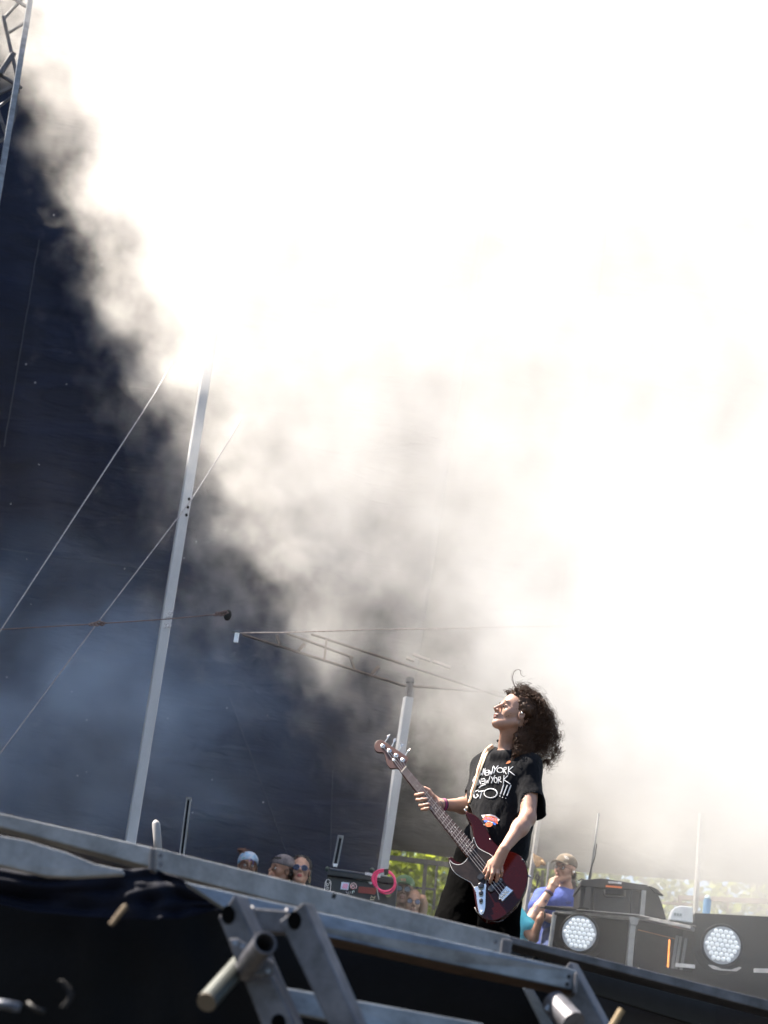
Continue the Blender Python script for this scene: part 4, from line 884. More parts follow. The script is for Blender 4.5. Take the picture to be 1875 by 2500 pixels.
# image-right arm: shoulder, elbow, wrist, hand on the strings
sh, elb, wr = W(1297, 1868, 8.80), W(1288.5, 1996, 8.68), W(1231, 2072, 8.585)
S.cap(sh, elb, .050, .041, .03)
S.cap(elb, elb.lerp(wr, .35), .040, .043, .02); S.cap(elb.lerp(wr, .30), wr, .041, .0255, .02)
Z = lambda x, y, o: bp(x, y, o)
kn = [Z(1199.5, 2112, .048), Z(1205.5, 2116, .052), Z(1214, 2117, .052), Z(1222.5, 2113, .045)]
for q, r in zip(kn, (.013, .0135, .013, .012)): S.cap(wr, q, .0215, r, .010)
S.cap(wr.lerp(kn[1], .3), wr.lerp(kn[2], .9), .024, .017, .015)
def finger(S, pts, rs, k=.004):
    for i in range(len(pts)-1): S.cap(pts[i], pts[i+1], rs[i], rs[i+1], k)
finger(S, [wr.lerp(kn[0], .45), Z(1196, 2106, .040), Z(1190, 2119, .032), Z(1182.5, 2129.5, .020)], [.014, .0125, .0115, .0095])
finger(S, [kn[0], Z(1194, 2128, .040), Z(1189, 2139, .022), Z(1187, 2145, .010)], [.0115, .0105, .0092, .0078])
finger(S, [kn[1], Z(1203, 2133, .052), Z(1199, 2146, .030), Z(1196.5, 2154, .012)], [.0118, .0105, .0092, .0080])
finger(S, [kn[2], Z(1215.5, 2132, .050), Z(1214, 2143, .030), Z(1212, 2151.5, .014)], [.0115, .0102, .0090, .0080])
finger(S, [kn[3], Z(1225, 2128, .036), Z(1224, 2136, .018), Z(1222, 2141, .008)], [.0105, .0092, .0082, .0070])
# image-left arm: forearm out to the neck of the bass
sh2, elb2 = W(1172, 1870, 9.03), W(1152, 1968, 9.02); wr2 = Z(1078, 1964.5, -.075)
S.cap(sh2, elb2, .046, .044, .03); S.cap(elb2, elb2.lerp(wr2, .3), .044, .042, .02); S.cap(elb2.lerp(wr2, .3), wr2, .041, .0255, .02)
pm = [Z(1046, 1936, -.048), Z(1050, 1947, -.052), Z(1055, 1958, -.052), Z(1058, 1967, -.050)]
for q in pm: S.cap(wr2, q, .022, .0135, .012)
for q, p1_, p2_, r in zip(pm, ((1015.5, 1941), (1019.5, 1952.5), (1026, 1966.5), (1031, 1976)), ((1033.5, 1937.5), (1040, 1951), (1046.5, 1963.5), (1046, 1973)), (.0098, .0098, .0094, .0086)):
    finger(S, [q, Z(p1_[0]+9, p1_[1]-1, -.042), Z(*p1_, -.012), Z((p1_[0]+p2_[0])/2, (p1_[1]+p2_[1])/2+.5, .014), Z(*p2_, .017)], [.0115, .0105, r, r*.98, r*.86])
finger(S, [wr2.lerp(pm[1], .5), Z(1056, 1943, -.035), Z(1048, 1931, -.028), Z(1037, 1924, -.022)], [.015, .0125, .0115, .0100])
body = build_sdf(S, 'body', [M['skin'], M['lip']], man, .0036, classify=lips_class(hd))
eyes(hd, man, lidded=True)
MB().ball(hd.w(.000, .086, -.004), .0055, 8).build('earpiece', mat('earpiece', (.8, .8, .76), .15, .3, coat=.6), man, True)
mo = MB()
for x, z in ((.072, -.050), (.05, -.045), (.045, -.03), (.03, .008), (.055, -.052)):
    q = hd.w(x, .2, z); d = (hd.w(x, 0, z)-q).normalized(); r_ = body.ray_cast(q, d)
    if r_[0]: mo.ball(r_[1], .0022, 5)
if mo.v: mo.build('skin_mole', mat('mole', (.12, .05, .03), .7), man, True)
# nails, bracelets
def loop_on(P0, ax, r, w, m, name, parent=man, n=26, tilt=0, jit=0):
    ax = Vector(ax).normalized(); sd = ax.orthogonal().normalized(); uu = sd.cross(ax)
    q = [P0+(sd*math.cos(a)+uu*math.sin(a))*(r+rng.uniform(-jit, jit))+ax*(tilt*math.cos(a)+rng.uniform(-jit, jit)) for a in [2*math.pi*k/n for k in range(n)]]; q.append(q[0]); q.append(q[1])
    return MB().tube(q, w, 6, cap=False).build(name, m, parent, True)
dw = (elb2-wr2).normalized()
for k, c in enumerate(((.10, .02, .07), (.35, .03, .12), (.05, .02, .06))): loop_on(wr2+dw*(.004+.008*k), dw, .0285+.001*k, .0042, mat('band%d' % k, c, .7, var=.4, scale=60), 'bracelet', tilt=.004)
loop_on(wr2+dw*-.012+Vector((-.004, -.01, -.014)), dw, .030, .0018, M['alu_old'], 'chain_bracelet', jit=.0016)

# shirt
T = Sdf()
T.cap(W(1186, 1876, 9.00), W(1288, 1874, 8.80), .070, .072, .05); T.cap(W(1205, 1850, 8.97), W(1272, 1850, 8.84), .056, .056, .04)
T.cap(W(1236, 1905, 8.89), W(1206, 2070, 8.90), .125, .130, .05); T.cap(W(1200, 1905, 8.95), W(1180, 2070, 8.97), .110, .115, .05); T.cap(W(1266, 1905, 8.84), W(1238, 2075, 8.86), .105, .112, .05)
T.cap(W(1291, 1868, 8.79), W(1299, 1990, 8.72), .062, .074, .03)
T.cap(W(1179, 1872, 9.02), W(1157, 1958, 9.0), .062, .056, .03)
T.cap(W(1212, 1846, 8.85), W(1236, 1845, 8.805), .030, .030, .03); nk = W(1236, 1826, 8.90)
def shirt_cut(P): pass
a_ = W(1299, 1975, 8.72); dn = (W(1297, 1990, 8.72)-W(1291, 1868, 8.79)).normalized()
# hollow the sleeve mouth, open the collar, cut the hems with slanting slots
T.cap(a_+dn*-.04, a_+dn*.15, .064, .075, .003, 's'); 
T.cap(nk+Vector((.0, 0, .05)), nk+Vector((.01, .0, .12)), .049, .056, .006, 's')
b_ = W(1153, 1945, 9.0); dn2 = (W(1150, 1958, 9.0)-W(1179, 1872, 9.02)).normalized(); T.cap(b_+dn2*.0, b_+dn2*.1, .046, .05, .003, 's')
# open below the hem lines
T.ell(a_+dn*.075, (.105, .105, .060), np.array(frame_of(dn.orthogonal(), up=dn)).tolist() if False else None, .003, 's')
T.ell(W(1140, 1998, 9.0), (.075, .12, .075), None, .004, 's')
def folds(p):
    return .011*mnoise.noise((p.x*9+p.z*5, p.y*9, p.z*7))+.004*mnoise.noise((p.x*22-p.z*9, p.y*20, p.z*11))+.0015*mnoise.noise((p.x*70, p.y*60, p.z*40))
M['tee'] = mat('tee_black', (.0036, .004, .0062), .9, var=.25, scale=40, bump=.25, bscale=400, spec=.15)
b_t = M['tee'].node_tree.nodes['Principled BSDF']; b_t.inputs['Sheen Weight'].default_value = .05; b_t.inputs['Sheen Roughness'].default_value = .5
tee = build_sdf(T, 't_shirt', M['tee'], man, .0045, disp=folds)
loop_on(nk+Vector((0.004, 0, .026)), Vector((.1, -.18, 1)), .054, .007, M['tee'], 'collar', tilt=0)
# trousers
U = Sdf()
U.cap(W(1170, 2090, 8.98), W(1228, 2095, 8.88), .125, .12, .05)
for a, b, c in (((1150, 2135, 8.99), (1085, 2330, 8.90), (1045, 2540, 8.95)), ((1225, 2140, 8.88), (1214, 2345, 8.80), (1206, 2560, 8.86))):
    k_ = W(*c); k_.z = FLOOR+.06; U.cap(W(*a), W(*b), .112, .105, .03); U.cap(W(*b), k_, .105, .12, .03)
build_sdf(U, 'trousers', mat('trousers', (.0009, .0009, .001), .95, var=.3, scale=30, bump=.2, bscale=300, spec=.03), man, .006, disp=folds)
for s_i, c in enumerate(((1045, 2540, 8.95), (1206, 2560, 8.86))):
    k_ = W(*c); k_.z = FLOOR+.045; q = Sdf(); q.cap(k_+Vector((.02, .04, 0)), k_+Vector((-.11, -.14, -.005)), .046, .038); build_sdf(q, 'shoe', M['black'], man, .006)

# printing on the shirt, laid onto the cloth
bpy.context.view_layer.update()
def hit(o, px, py, lift=.003):
    d = ray(px, py).normalized(); mw = o.matrix_world.inverted(); a = mw @ CAM; r = o.ray_cast(a, (mw.to_3x3() @ d).normalized())
    return (o.matrix_world @ r[1])-d*lift if r[0] else None
T2 = lambda x, y: (1120+x/8.295, 1820+y/8.295)
def cloth_strokes(name, P, wpx, m, o=None, lift=.002, tr=T2, parent=None):
    b = MB()
    for poly in P:
        q = []
        for i in range(len(poly)-1):
            n_ = max(1, int(math.dist(poly[i], poly[i+1])/18))
            for t in range(n_): q.append((poly[i][0]+(poly[i+1][0]-poly[i][0])*t/n_, poly[i][1]+(poly[i+1][1]-poly[i][1])*t/n_))
        q.append(poly[-1]); w3 = [hit(o or tee, *tr(*p), lift) for p in q]; w3 = [p for p in w3 if p is not None]
        if len(w3) > 1: b.tube(w3, wpx/2/470, 6, flat=.5, up=Vector((0, -1, .2)))
    return b.build(name, m, parent or man)
M['print'] = mat('white_print', (.72, .72, .74), .7, bump=.1)
circ2 = lambda cx, cy, rx, ry: circ(cx, cy, rx, ry, 0, 360, 16)
L1 = [[(365, 600), (310, 640), (287, 700), (292, 738), (335, 722)], [(300, 692), (345, 680)], circ2(438, 578, 22, 20), [(482, 606), (502, 470), (522, 596), (534, 462)], [(542, 600), (548, 508), (604, 500), (602, 598), (540, 606)], [(548, 552), (602, 546)],
      [(620, 500), (634, 598), (652, 520), (668, 590), (694, 430)], [(705, 412), (738, 480)], [(802, 406), (738, 482), (708, 566)], circ2(836, 500, 62, 50), [(908, 560), (916, 452), (962, 442), (958, 482), (916, 500), (964, 580)], [(1012, 424), (1004, 584)], [(1102, 426), (1006, 506), (1132, 602)]]
L2_ = [[(384, 804), (412, 690), (440, 784), (458, 664)], [(464, 684), (522, 668), (522, 772), (462, 780)], [(466, 728), (520, 720)], [(540, 684), (552, 776), (576, 704), (592, 770), (636, 612)], [(662, 632), (688, 696)], [(736, 602), (688, 696), (658, 766)], circ2(748, 704, 32, 54),
       [(802, 766), (802, 644), (850, 636), (846, 680), (804, 700), (864, 744)], [(918, 600), (906, 772)], [(996, 610), (908, 692), (1046, 784)]]
cloth_strokes('printed_lettering', L1+L2_, 1.9, M['print'])
cloth_strokes('printed_lettering', [[(410, 862), (450, 824), (550, 792)], [(398, 906), (334, 930), (305, 990), (312, 1052), (352, 1062), (394, 1024), (368, 988)], [(398, 936), (530, 916)], [(470, 932), (432, 1072)], circ2(645, 968, 134, 94),
      [(912, 790), (846, 990)], [(986, 800), (906, 1008)], [(1060, 802), (976, 1020)], [(830, 1020), (840, 1030)], [(880, 1046), (892, 1056)], [(946, 1064), (958, 1072)]], 2.7, M['print'])
def patch(name, P, m, lift, parent, o=None, tr=T2):
    q = [hit(o or tee, *tr(*p), lift) for p in P]
    if any(p is None for p in q): return None
    return MB().prism(q, Vector((0, .0008, 0))).build(name, m, parent)
or_, bl_, wh_ = mat('print_orange', (.75, .13, .02), .7), mat('print_blue', (.02, .11, .50), .7), mat('print_white', (.68, .68, .70), .7)
em = patch('emblem', [(455, 1410), (600, 1398), (650, 1392), (742, 1422), (830, 1500), (796, 1545), (700, 1560), (610, 1600), (512, 1500)], wh_, .0035, man)
if em:
    patch('emblem_band', [(534, 1408), (600, 1424), (700, 1440), (778, 1478), (792, 1590), (752, 1572), (690, 1530), (600, 1508), (478, 1506)], or_, .0055, em)
    patch('emblem_corner', [(502, 1512), (588, 1514), (560, 1562), (516, 1548)], bl_, .0065, em); patch('emblem_corner', [(688, 1548), (764, 1578), (742, 1612), (700, 1598)], bl_, .0065, em)
    patch('emblem_ball', circ(612, 1598, 72, 50), or_, .0075, em)
    lt = [[(536, 1440), (518, 1496)], [(556, 1446), (530, 1470), (552, 1500)], [(566, 1500), (580, 1446), (596, 1500), (606, 1448)], [(624, 1450), (620, 1504)], [(668, 1462), (642, 1470), (644, 1504), (664, 1510)], [(688, 1462), (680, 1520)], [(712, 1470), (686, 1492), (712, 1528)], [(760, 1486), (734, 1484), (752, 1520), (740, 1546), (726, 1538)]]
    cloth_strokes('emblem_letters', lt, .9, bl_, lift=.0085, parent=em); cloth_strokes('emblem_seams', [[(545, 1600), (612, 1590), (680, 1604)], [(612, 1550), (606, 1646)]], .8, mat('seam_brown', (.35, .06, .02), .7), lift=.0095, parent=em)
patch('chest_mark', [(950, 372), (982, 326), (1030, 300), (1052, 312), (1044, 346), (1000, 368)], mat('chest_orange', (.42, .12, .03), .7), .004, man)

# hair: dark core plus several hundred curling locks thrown back
M['hair'] = mat('hair', (.065, .033, .019), .55, var=.4, scale=30, spec=.18)
HC = Sdf()
for (x, y, Y, r) in ((1280, 1714, 8.90, .062), (1292, 1744, 8.90, .062), (1300, 1778, 8.90, .052), (1290, 1800, 8.88, .052), (1302, 1820, 8.88, .040), (1283, 1828, 8.82, .046), (1270, 1800, 8.81, .036), (1264, 1838, 8.775, .030)): HC.ell(W(x, y, Y), (r, r*1.1, r), None, .05)
HC.ell(hd.w(-.028, 0, .052), (.094*1.0, .084, .084), np.array(hd.H), .03)
HC.cap(hd.w(.045, .03, .095), hd.w(-.02, .075, .03), .024, .026, .03); HC.cap(hd.w(.045, -.03, .095), hd.w(-.02, -.07, .03), .022, .026, .03)
me = HC.mesh('hair_core', .006); hv = MB()
for v in me.vertices:
    n_ = v.normal; v.co += n_*(.008*mnoise.noise(v.co*38)+.006*mnoise.noise(v.co*90))
hv.add([v.co.copy() for v in me.vertices], [tuple(p.vertices) for p in me.polygons])
def lock(a, c, b, turns, amp, r, n=32):
    a, c, b = Vector(a), Vector(c), Vector(b); ph = rng.uniform(0, 6.28); ax = (b-a).normalized(); s1 = ax.orthogonal().normalized(); s2 = ax.cross(s1); q = []; rr = []
    for i in range(n):
        t = i/(n-1); p = a*(1-t)**2+c*2*t*(1-t)+b*t*t; A = amp*min(1, t*2.2)*(1+.5*t); ang = ph+turns*6.283*t**1.15
        q.append(p+(s1*math.cos(ang)+s2*math.sin(ang))*A); rr.append(r*(1-.75*t*t))
    hv.tube(q, rr, 4, cap=False)
outer = [(1262, 1680), (1285, 1684), (1306, 1698), (1326, 1714), (1340, 1738), (1350, 1762), (1358, 1786), (1358, 1808), (1360, 1832), (1350, 1852), (1334, 1866), (1312, 1862), (1290, 1850), (1268, 1862), (1255, 1856)]
for i in range(860):
    u = rng.uniform(0, 1)**.85; k = u*(len(outer)-1); j = int(min(k, len(outer)-2)); f = k-j; ex, ey = outer[j][0]*(1-f)+outer[j+1][0]*f, outer[j][1]*(1-f)+outer[j+1][1]*f
    al = rng.uniform(-.5, 1.25)+u*1.5                              # angle on the scalp, forehead -> nape
    phi = rng.uniform(-1.2, 1.35); rx = math.cos(al+.55)*math.cos(phi*.6); rz = math.sin(al+.55)
    root = hd.w(-.02+.088*math.cos(min(2.9, al+.75))*math.cos(phi*.5), .075*math.sin(phi), .045+.088*math.sin(min(2.9, al+.75))*math.cos(phi*.75))
    inn = rng.uniform(0, 1)**2.2*.45; cx, cy = 1290, 1770; ex = ex*(1-inn)+cx*inn+rng.normal()*3.5; ey = ey*(1-inn)+cy*inn+rng.normal()*3.5
    Ye = 8.89-.075*math.sin(phi)*1.1+rng.normal()*.02-(.03 if u > .8 else 0); end = at(ex, ey, Ye)
    ctl = root.lerp(end, .45)+Vector((rng.normal()*.012+.018, rng.normal()*.012, .022*(1-u)+.01))
    lock(root, ctl, end, rng.uniform(3.2, 7.5)*(.5+u*.8), rng.uniform(.006, .015), rng.uniform(.0013, .0024))
for i in range(170):
    a = at(rng.uniform(1266, 1292), rng.uniform(1772, 1800), 8.80+rng.normal()*.01); b = at(rng.uniform(1248, 1300), rng.uniform(1826, 1866), 8.765+rng.normal()*.012); lock(a, a.lerp(b, .5)+Vector((rng.normal()*.01, -.02, 0)), b, rng.uniform(2.5, 5), rng.uniform(.004, .009), rng.uniform(.0014, .0022))
for i in range(380):                                              # fine flyaways in the wind
    u = rng.uniform(0, 1); k = u*(len(outer)-1); j = int(min(k, len(outer)-2)); f = k-j; ex, ey = outer[j][0]*(1-f)+outer[j+1][0]*f, outer[j][1]*(1-f)+outer[j+1][1]*f
    a = at(ex*.92+1290*.08, ey*.92+1775*.08, 8.88); d = Vector(((ex-1290), 0, -(ey-1775)))*.00035; b = a+d*rng.uniform(.5, 2.0)+Vector((rng.normal()*.012, rng.normal()*.02, rng.normal()*.012))
    lock(a, a.lerp(b, .5)+Vector((0, 0, .012)), b, rng.uniform(1.2, 3.4), rng.uniform(.005, .014), .0011, 22)
for i in range(60):                                               # short fringe tufts over the forehead
    root = hd.w(.06+rng.normal()*.01, rng.uniform(-.05, .05), .098+rng.normal()*.004); b = root+Vector((rng.uniform(-.035, .02), rng.normal()*.01, rng.uniform(.005, .032)))
    lock(root, root.lerp(b, .5)+Vector((.005, 0, .012)), b, rng.uniform(.5, 1.6), .005, .0018, 12)
C2 = lambda x, y, Y=8.86: at(1150+x/6.636, 1600+y/6.636, Y)
for P, r in (([(770, 600), (735, 545), (700, 470), (680, 410), (672, 350), (690, 280), (730, 238), (775, 228), (800, 245), (800, 285), (815, 320), (850, 345), (880, 330)], .0022), ([(760, 590), (700, 500), (660, 400), (650, 330), (670, 270), (720, 230)], .0011), ([(780, 240), (820, 250), (830, 290), (800, 300)], .0008), ([(860, 545), (930, 555), (990, 580), (1040, 580)], .0012), ([(1380, 1120), (1420, 1210), (1475, 1260), (1460, 1330), (1420, 1340)], .0009), ([(1320, 1330), (1370, 1365), (1390, 1340), (1350, 1300)], .0016), ([(1330, 1480), (1400, 1500), (1440, 1530), (1380, 1520)], .0014), ([(1150, 1740), (1190, 1790), (1170, 1840), (1130, 1850)], .0014), ([(1110, 720), (1180, 735), (1240, 770), (1260, 800)], .0009)):
    hv.tube([C2(*p) for p in P], [r*(1-.6*i/len(P)) for i in range(len(P))], 5)
hv.build('hair', M['hair'], man, True)
# ================================================================ the bass guitar
G1 = lambda x, y: (880+x/3.072, 1600+y/3.072)
G5 = lambda x, y: (1050+x/6.144, 2070+y/6.144)
G6 = lambda x, y: (900+x/8.195, 1780+y/8.195)
bass = empty('bass_guitar', bp(1200, 2180), 'dark red four string bass with chrome bridge, held by the long haired player', 'bass guitar')
def spline(P, n=6, closed=True):
    P = [Vector((*p, 0)) for p in P]; L_ = len(P); o_ = []
    for i in range(L_ if closed else L_-1):
        p0, p1, p2, p3 = (P[(i+j-1) % L_] if closed else P[max(0, min(L_-1, i+j-1))] for j in range(4))
        for t in range(n):
            t /= n; q = .5*((2*p1)+(-p0+p2)*t+(2*p0-5*p1+4*p2-p3)*t*t+(-p0+3*p1-3*p2+p3)*t**3); o_.append((q.x, q.y))
    if not closed: o_.append((P[-1].x, P[-1].y))
    return o_
outline = [G1(*p) for p in ((790, 1176), (838, 1186), (885, 1216), (932, 1272), (968, 1345), (1000, 1398), (1042, 1434), (1098, 1462), (1160, 1480), (1205, 1508), (1240, 1562), (1257, 1640), (1250, 1722), (1222, 1792), (1180, 1858), (1125, 1918), (1062, 1966), (1000, 1990), (945, 1982), (900, 1948), (872, 1890), (857, 1815), (846, 1752), (818, 1690), (770, 1648), (718, 1610), (678, 1568), (659, 1530), (668, 1510), (690, 1516), (718, 1545), (758, 1556), (800, 1536), (824, 1498), (846, 1440), (852, 1390), (846, 1330), (832, 1268), (806, 1218))]
ol = spline(outline, 4)
M['bassred'] = mat('bass_red', (.024, .002, .0016), .14, 0, var=.2, scale=4, coat=0, spec=.32); M['bassred'].node_tree.nodes['Principled BSDF'].inputs['Coat Roughness'].default_value = .04
def slab(name, P, o0, o1, m, parent=bass, bevel=0, seg=3):
    n = len(P); b = MB(); b.add([bp(*p, o1) for p in P]+[bp(*p, o1)-BN*(o1-o0) for p in P], [tuple(range(n)), tuple(range(2*n-1, n-1, -1))]+[(i, i+n, (i+1) % n+n, (i+1) % n) for i in range(n)])
    o = link(name, b.mesh(name), m, parent)
    if bevel:
        md = o.modifiers.new('bevel', 'BEVEL'); md.width = bevel; md.segments = seg; md.limit_method = 'ANGLE'; md.angle_limit = math.radians(40); md.harden_normals = True; o.data.polygons.foreach_set('use_smooth', [True]*len(o.data.polygons))
    return o
slab('body', ol, -.042, 0, M['bassred'], bevel=.010, seg=5)
pgm = mat('pickguard', (.016, .010, .008), .35, .0, var=.8, scale=18, coat=0, spec=.3)
pg = spline([G5(*p) for p in ((300, 182), (345, 228), (410, 248), (470, 240), (520, 205), (556, 160))], 4, False)+[G1(848, 1362)]+spline([G1(*p) for p in ((852, 1362), (866, 1410), (890, 1446), (930, 1470), (975, 1492), (1010, 1530), (1020, 1580), (1000, 1640))], 4, False)+spline([G5(*p) for p in ((846, 430), (842, 500), (836, 545))], 3, False)+spline([G5(*p) for p in ((655, 592), (628, 545), (590, 505), (520, 470), (440, 425), (370, 370), (320, 300), (290, 220))], 4, False)
slab('pickguard_edge', pg, .0, .0022, mat('white_ply', (.7, .7, .68), .4))
cx_ = sum(p[0] for p in pg)/len(pg); cy_ = sum(p[1] for p in pg)/len(pg)
def inset(P, d):
    o_ = []
    for i, p in enumerate(P):
        a = P[i-1]; b = P[(i+1) % len(P)]; tx, ty = b[0]-a[0], b[1]-a[1]; l_ = math.hypot(tx, ty) or 1; o_.append((p[0]-ty/l_*d, p[1]+tx/l_*d))
    return o_
ar = sum(pg[i-1][0]*pg[i][1]-pg[i][0]*pg[i-1][1] for i in range(len(pg)))
slab('pickguard', inset(pg, .9 if ar > 0 else -.9), .002, .0035, pgm)
M['chrome'] = mat('chrome', (.85, .82, .78), .25, 1.0, bump=.05)
cp = spline([G5(*p) for p in ((660, 592), (750, 565), (838, 540), (836, 640), (832, 760), (828, 880), (806, 970), (770, 1002), (738, 975), (716, 880), (700, 770), (688, 670))], 4)
slab('control_plate', cp, .002, .005, M['chrome'], bevel=.001)
M['knob'] = mat('knob', (.010, .010, .016), .25, coat=.6)
def knob_(px, py, r, h_, m=None, name='knob', o=.005):
    c = bp(px, py, o); b = MB(); b.tube([c, c+BN*h_*.85, c+BN*h_], [r, r*.94, r*.7], 20); k = b.build(name, m or M['knob'], bass, True)
    return k
for x, y, r in ((765, 580, .0165), (765, 690, .0125), (765, 803, .0105)): knob_(*G5(x, y), r, .016)
knob_(*G5(780, 962), .008, .006, M['chrome'], 'jack_plate'); 
M['pickup'] = mat('pickup', (.012, .012, .013), .35, coat=.4)
def rot(cx, cy, w_, h_, ang, n=6, r=.45):
    o_ = []
    for sx, sy, a0 in ((1, 1, 0), (-1, 1, 90), (-1, -1, 180), (1, -1, 270)):
        for k in range(n):
            a = math.radians(a0+90*k/(n-1)); rr = min(w_, h_)*r; x = sx*(w_/2-rr)+rr*math.cos(a); y = sy*(h_/2-rr)+rr*math.sin(a); o_.append((cx+x*math.cos(ang)-y*math.sin(ang), cy+x*math.sin(ang)+y*math.cos(ang)))
    return o_
A5 = math.radians(-39.5)
slab('pickup', rot(*G5(925, 602), 19, 14, A5), .002, .011, M['pickup']); slab('pickup', rot(*G5(1020, 500), 26, 13.5, A5), .002, .011, M['pickup'])
slab('pickup', rot(*G5(800, 395), 34, 12, A5), .002, .011, M['pickup'])
for q in ((880, 625), (930, 575), (975, 560), (945, 600), (1025, 490), (1062, 470)):
    c = bp(*G5(*q), .011); MB().tube([c, c+BN*.0015], .0022, 8).build('pole_piece', M['chrome'], bass)
# bridge
br = slab('bridge', [G5(*p) for p in ((1032, 722), (1148, 572), (1240, 640), (1082, 802))], .001, .004, M['chrome'], bevel=.001)
bw = MB(); a = bp(*G5(1085, 800), .004); b_ = bp(*G5(1240, 642), .004); bw.beam(a, b_, .004, .014, up=BN); a = bp(*G5(1040, 722), .004); b2 = bp(*G5(1148, 580), .004); bw.beam(a, b2, .004, .006, up=BN); bw.build('bridge_wall', M['chrome'], bass)
for k in range(4):
    t = (k+.5)/4; c = bp(*G5(1056+t*112, 752-t*138), .006); MB().tube([c-Vector((.012, 0, .010)), c+Vector((.010, 0, -.009))], .0058, 10).build('saddle', M['chrome'], br, True)
    c2_ = bp(*G5(1092+t*118, 785-t*128), .006); MB().ball(c2_, .004, 6).build('saddle_screw', M['chrome'], br, True)
# neck, fretboard, frets, strings, head
NL, NR, EL, ER = G6(650, 860), G6(750, 745), (1142, 2092), (1161.5, 2067.5)
lerp = lambda a, b, t: (a[0]+(b[0]-a[0])*t, a[1]+(b[1]-a[1])*t)
M['rosewood'] = mat('rosewood', (.045, .018, .013), .45, var=.4, scale=40, stretch=(1, 1, 6)); M['maple'] = mat('neck_wood', (.16, .055, .028), .35, var=.2, scale=20, coat=.5)
slab('neck', [NL, NR, ER, EL], -.022, .004, M['maple'], bevel=.006)
slab('fretboard', [NL, NR, ER, EL], .003, .009, M['rosewood'], bevel=.001)
Lb = math.dist(lerp(NL, NR, .5), G5(1135, 690)); Ln = math.dist(lerp(NL, NR, .5), lerp(EL, ER, .5)); M['fret'] = mat('fret', (.62, .56, .50), .3, .8)
fr = lambda k: Lb*(1-2**(-k/12))/Ln
for k in range(0, 21):
    t = fr(k)
    if t > .99: break
    a, b_ = lerp(NL, EL, t), lerp(NR, ER, t); e = .3
    MB().tube([bp(*lerp(a, b_, -.03), .0095), bp(*lerp(a, b_, 1.03), .0095)], .0022 if k == 0 else .00125, 6).build('nut' if k == 0 else 'fret', mat('bone', (.75, .68, .55), .5) if k == 0 else M['fret'], bass)
M['dot'] = mat('dot', (.8, .78, .74), .4)
for k in (3, 5, 7, 9, 12, 15, 17, 19):
    t = (fr(k)+fr(k-1))/2
    for u in ((.5,) if k != 12 else (.25, .75)):
        c = bp(*lerp(lerp(NL, EL, t), lerp(NR, ER, t), u), .0088); MB().tube([c, c+BN*.001], .0034, 12).build('inlay_dot', M['dot'], bass)
hs = spline([G6(*p) for p in ((745, 742), (738, 700), (765, 650), (792, 600), (785, 562), (740, 530), (600, 432), (440, 328), (300, 238), (245, 212), (180, 222), (132, 275), (114, 350), (138, 425), (200, 462), (285, 466), (318, 510), (340, 590), (362, 680), (402, 750), (462, 788), (560, 780), (612, 802), (650, 860))], 3)
slab('headstock', hs, -.012, .002, mat('head_wood', (.065, .019, .008), .45, var=.3, scale=14, coat=.5), bevel=.0025)
posts = [G6(285, 345), G6(415, 440), G6(550, 535), G6(680, 625)]
for k, (p, st_) in enumerate(zip(posts, (((335, 245), (382, 185), (365, 130), (440, 95)), ((470, 330), (505, 268), (495, 190), (560, 185)), ((605, 425), (645, 362), (635, 280), (720, 310)), ((735, 525), (775, 462), (790, 420), (838, 380))))):
    c = bp(*p, .002); tn = MB().tube([c, c+BN*.004, c+BN*.005], [.0125, .0125, .010], 18).build('tuner', M['chrome'], bass, True); MB().tube([c+BN*.004, c+BN*.016], .0062, 12).build('post', M['chrome'], tn, True)
    b = MB(); b.tube([bp(*p, -.016), bp(*G6(*st_[0]), -.016), bp(*G6(*st_[1]), -.016)], [.004, .0035, .003], 8)
    q0, q1 = bp(*G6(*st_[2]), -.022), bp(*G6(*st_[3]), -.022); m_ = (q0+q1)/2; s0 = bp(*G6(*st_[1]), -.016)
    b.tube([s0, s0.lerp(m_, .4)], [.003, .006], 8); b.prism([q0, q1, s0.lerp(q1, .55)+Vector((.001, 0, 0)), s0.lerp(m_, .35), s0.lerp(q0, .55)], Vector((0, .003, 0)))
    b.build('tuning_key', mat('nickel%d' % k, (.55, .52, .48), .2, .9), tn)
c = bp(*G6(505, 630), .002); MB().tube([c, c+BN*.006, c+BN*.008], [.0095, .0095, .004], 16).build('string_retainer', M['chrome'], bass, True)
M['string'] = mat('string', (.62, .56, .50), .3, .9)
for k in range(4):
    u = .14+k*.24; s0 = lerp(NL, NR, u); s1 = G5(1056+(k+.5)/4*112, 752-(k+.5)/4*138); pk_ = posts[::-1][3-k] if False else posts[k]
    MB().tube([bp(*pk_, .010), bp(*s0, .011), bp(*s1, .017)], (.0013, .0012, .0010, .0009)[k], 6).build('string', M['string'], bass)
